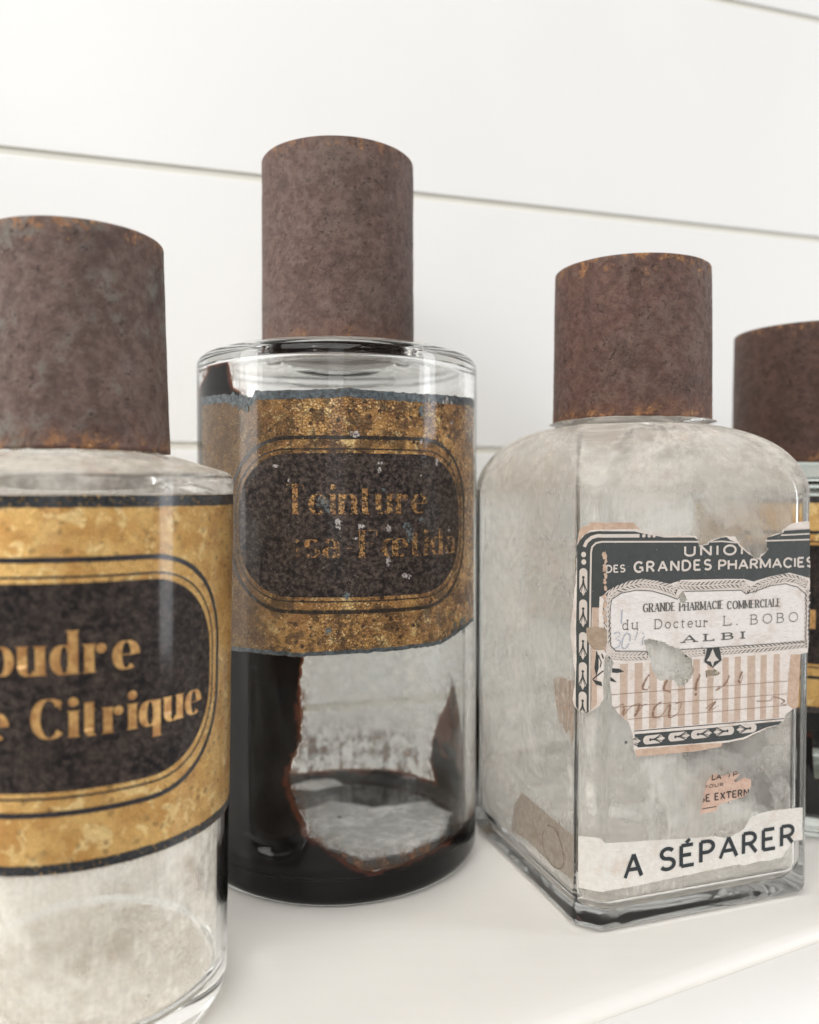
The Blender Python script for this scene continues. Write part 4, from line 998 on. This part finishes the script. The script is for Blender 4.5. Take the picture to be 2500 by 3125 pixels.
# laurel wreath round the panel
wl = Sheet(sq_surf); wb = Sheet(sq_surf)
def leaf(sh, c, ang, L, w, off):
    ca, sa = cos(ang), sin(ang); P = []
    for t, ww in ((0, 0), (.25, .8), (.5, 1), (.75, .7), (1, 0), (.75, -.7), (.5, -1), (.25, -.8)):
        x = (t - .5) * L; y = ww * w / 2; P.append((c[0] + x * ca - y * sa, c[1] + x * sa + y * ca))
    sh.k += 1; f = [(0, 1, 7), (1, 2, 6, 7), (2, 3, 5, 6), (3, 4, 5)]
    f = clip_faces(P, f, CLIP); sh.add_tris(P, f, off + (sh.k % 12) * .003)
for wi, (W_, wd) in enumerate(((W1, 2.3), (W2, 2.2), (W3, 2.3), (W4, 2.0), (W5, 2.2), (W6, 2.2), (W7, 2.3))):
    wb.stroke(W_, wd, .22, .5, CLIP)
    P = [np.array(p) for p in densify(W_, 1.7, closed=False)]
    for i in range(len(P) - 1):
        d = P[i + 1] - P[i]; ang = math.atan2(d[1], d[0]); nrm = np.array([-sin(ang), cos(ang)])
        if wi in (2, 3, 6): ang += pi
        s_ = 1 if wi not in (2, 3, 6) else -1
        leaf(wl, P[i], ang, 2.5, .66, .27)
        leaf(wl, P[i] + nrm * .74 + d * .4, ang + .40 * s_, 2.3, .62, .27); leaf(wl, P[i] - nrm * .74 + d * .4, ang - .40 * s_, 2.3, .62, .27)
wb.build("wreath_ground", M_GREEN2, lab); wl.build("wreath_leaf", M_PALE, lab)
po = Sheet(sq_surf); PP = PANEL + PANEL[:1]; po.stroke(PP, .2, .31, .5, CLIP)
po.stroke(BLINE, .24, .25, .6, CLIP); po.build("panel_outline", M_GREEN2, lab)
# fleuron, sprigs
layer("fleuron", [FLEUR], .325, M_GREEN2, grid=1.0); layer("fleuron_bud", [BUD], .345, M_PALE, grid=0)
for P in (SPRIG, SPRIG2, SPRIG3, SPRIG4): layer("sprig", [P], .26, M_GREEN2, grid=.8)
sp = Sheet(sq_surf); sp.stroke(STEM, .35, .27, .4, CLIP).stroke([(-1.2, 82.5), (-.4, 80.5), (-.7, 79.0)], .3, .27, .4, CLIP).stroke([(-.3, 83), (.1, 81.6)], .3, .27, .4, CLIP); sp.build("sprig_stem", M_GREEN2, lab)
# type
def type_line(mat, *lines):
    sh = Sheet(sq_surf)
    for (txt, s0, s1, z0, h, kw) in lines: lettering(sh, txt, s0, s1, z0, h, .31, clip=CLIP, **kw)
    return sh.build("lettering", mat, lab)
bold = dict(thick=.74, thin=.62, gap=.26, space=.45)
M_TYPE = mat_ink("pale_type", (.72, .64, .58), 8., .24, .33, 1.4, .1)
type_line(M_TYPE, ("UNION", 27.6, 51.6, 110.5, 2.75, dict(bold, gap=.42)))
type_line(M_TYPE, ("DES", .9, 6.9, 106.4, 1.95, dict(bold, thick=.5, thin=.42, gap=.3)), ("GRANDES", 10.2, 36.8, 106.2, 2.85, dict(bold, gap=.36)), ("PHARMACIES", 39.8, 75.6, 106.0, 2.75, bold))
didot = dict(thick=.46, thin=.16, serif=.8, gap=.3)
type_line(M_GREY, ("GRANDE", 13.4, 24.2, 94.4, 2.4, didot), ("PHARMACIE", 25.9, 41.4, 94.2, 2.35, didot), ("COMMERCIALE", 43.1, 63.0, 93.9, 2.35, didot))
light = dict(thick=.24, thin=.22, serif=.75, gap=.34, dot=.09)
type_line(M_GREY, ("du", 6.4, 11.4, 89.6, 2.7, light), ("Docteur", 17.4, 36.0, 89.3, 2.7, dict(light, rise=-.3)), ("L", 41.9, 44.5, 89.0, 2.8, light), (".", 46.4, 46.9, 88.95, 2.4, light), ("BOBO", 51.9, 69.8, 88.85, 2.85, dict(light, gap=.5)))
type_line(M_GREY, ("ALBI", 27.2, 49.0, 84.7, 1.95, dict(thick=.72, thin=.26, serif=1.9, gap=.62)))
# ruled lines, handwriting, pencil
ru = Sheet(sq_surf)
for i in range(0, 6, 2): ru.stroke([RULES[i], RULES[i + 1]], .13, .25, .8, CLIP)
ru.build("ruled_line", M_RULE, lab)
def curve(P, n=6):
    P = [np.array(p, float) for p in P]; Q = []
    for i in range(len(P) - 1):
        p0 = P[max(i - 1, 0)]; p1 = P[i]; p2 = P[i + 1]; p3 = P[min(i + 2, len(P) - 1)]
        for k in range(n):
            t = k / n; Q.append(tuple(.5 * ((2 * p1) + (-p0 + p2) * t + (2 * p0 - 5 * p1 + 4 * p2 - p3) * t * t + (-p0 + 3 * p1 - 3 * p2 + p3) * t ** 3)))
    Q.append(tuple(P[-1])); return Q
hw = Sheet(sq_surf); pen = lambda d, t: .22 + .6 * max(0, -d[1]) ** 1.5
for P in (HW1, HW2, HW3, HW4, HW5, HW6, HW7, HW8, HW9): hw.stroke(curve(P), pen, .30, .35, CLIP)
hw.disc(HWD[0], .45, .3); hw.build("handwriting", M_BROWNINK, lab)
pc = Sheet(sq_surf)
for P in (N3, N0, N1, N8, NV): pc.stroke(curve(P), .42, .30, .35, CLIP)
pc.build("pencil_number", M_PENCIL, lab)
# scraps stuck on the label
layer("paper_scrap", [PATCH], .36, M_SCRAP, jag=.15, clip=False); layer("tan_scrap", [TAN], .24, M_TANP, jag=.12, clip=False)
# worn paper along the folded corner
wk = Sheet(sq_surf)
for i, (z, r) in enumerate([(111.5, 1.0), (109.6, .8), (107.5, .9), (105.6, .8), (103.6, .8), (101.8, .7), (99.5, .9), (97.2, .9), (94.8, .8), (92.6, .7), (84.5, .6)]):
    wk.poly(blob((.35 + .2 * (i % 2), z), r * .8, i + 70, 18, .8, 1.5), .38 + .004 * (i % 3), creases=(), grid=0)
wk.build("worn_corner", M_TANP, lab)
# small salmon fragment
red = Sheet(sq_surf).poly(CLIP2[0], .16, grid=.6).build("label_fragment", mat_paper("salmon_paper", (.60, .40, .31), (.69, .49, .39), (.5, .3, .22), 7., .5), C)
red["label"] = "small torn salmon pink label fragment"
sh = Sheet(sq_surf)
lettering(sh, "LA", 38.1, 41.2, 42.1, 1.7, .26, .36, .3, 0, gap=.3, clip=CLIP2); lettering(sh, "IP", 44.2, 47.6, 42.3, 1.4, .26, .36, .3, 0, gap=.5, clip=CLIP2)
lettering(sh, "POUR", 35.3, 42.2, 39.8, .95, .26, .2, .16, 0, gap=.4, clip=CLIP2); lettering(sh, "GE EXTERNE", 33.6, 53.6, 35.8, 2.0, .26, .42, .36, 0, gap=.32, clip=CLIP2)
sh.stroke(REDLINE, .25, .22, .5, CLIP2)
sh.build("lettering", mat_ink("black_type", (.02, .02, .022), 9., .26, .36, 1.4, .3), red)
# lower strip
strip = Sheet(sq_surf).poly(CLIP3[0], .16, creases=CR, grid=.8).build("strip_label", mat_paper("strip_paper", (.72, .68, .63), (.80, .77, .72), (.62, .50, .40), 8., .55), C)
strip["label"] = "white paper strip with large dark capital letters"
sh = Sheet(sq_surf)
big = dict(thick=1.3, thin=1.12, gap=.3)
lettering(sh, "A", 7.8, 13.4, 16.5, 6.7, .28, clip=CLIP3, **big)
lettering(sh, "S\u00c9PARER", 20.0, 69.6, 17.0, 6.2, .28, clip=CLIP3, rise=1.2, **big)
sh.build("lettering", mat_ink("strip_type", (.022, .028, .032), 10., .12, .2, 1.4, .3), strip)
lp = densify(STRIPL, 1.0, .15, 33)
lw = Sheet(sq_surf).poly([(min(s, -CH + .05 if s > -CH else s), z) for s, z in lp], .17, grid=2.4).build("strip_tail", mat_paper("dirty_strip_paper", (.30, .255, .21), (.40, .35, .295), (.22, .17, .12), 9., .7), C)
lw["label"] = "dirty grey brown end of the paper strip on the side face"
st_ = Sheet(sq_surf); st_.stroke(curve([(-26, 23), (-27.5, 20), (-26, 16.5), (-21, 14.2), (-15.5, 15.5), (-13.5, 19), (-15, 23), (-19, 26), (-24, 25.5)]), .35, .2, .6); st_.stroke([(-19, 28.2), (-16, 24), (-14, 20)], .3, .2, .6)
st_.build("stain_ring", mat_ink("brown_stain", (.16, .10, .06), 11., .36, .5, 1.0, .3), lw)
# brown run of residue on the side, chip at the foot
sh = Sheet(sq_surf); sh.poly(densify([(-21, 72), (-18, 73.5), (-12, 73.8), (-8.5, 74), (-8.3, 63), (-8.4, 57.5), (-10, 55), (-11, 59), (-13, 57.5), (-15.5, 60), (-17, 59), (-19, 64)], .8, .3, 41), .05, grid=2)
sh.build("brown_smear", mat_smear("brown_smear_stain"), C)
sh = Sheet(sq_surf); sh.poly(CHIP, .12, grid=0); sh.build("dark_chip", mat_plain("dark_cork_chip", (.03, .016, .012)), C)
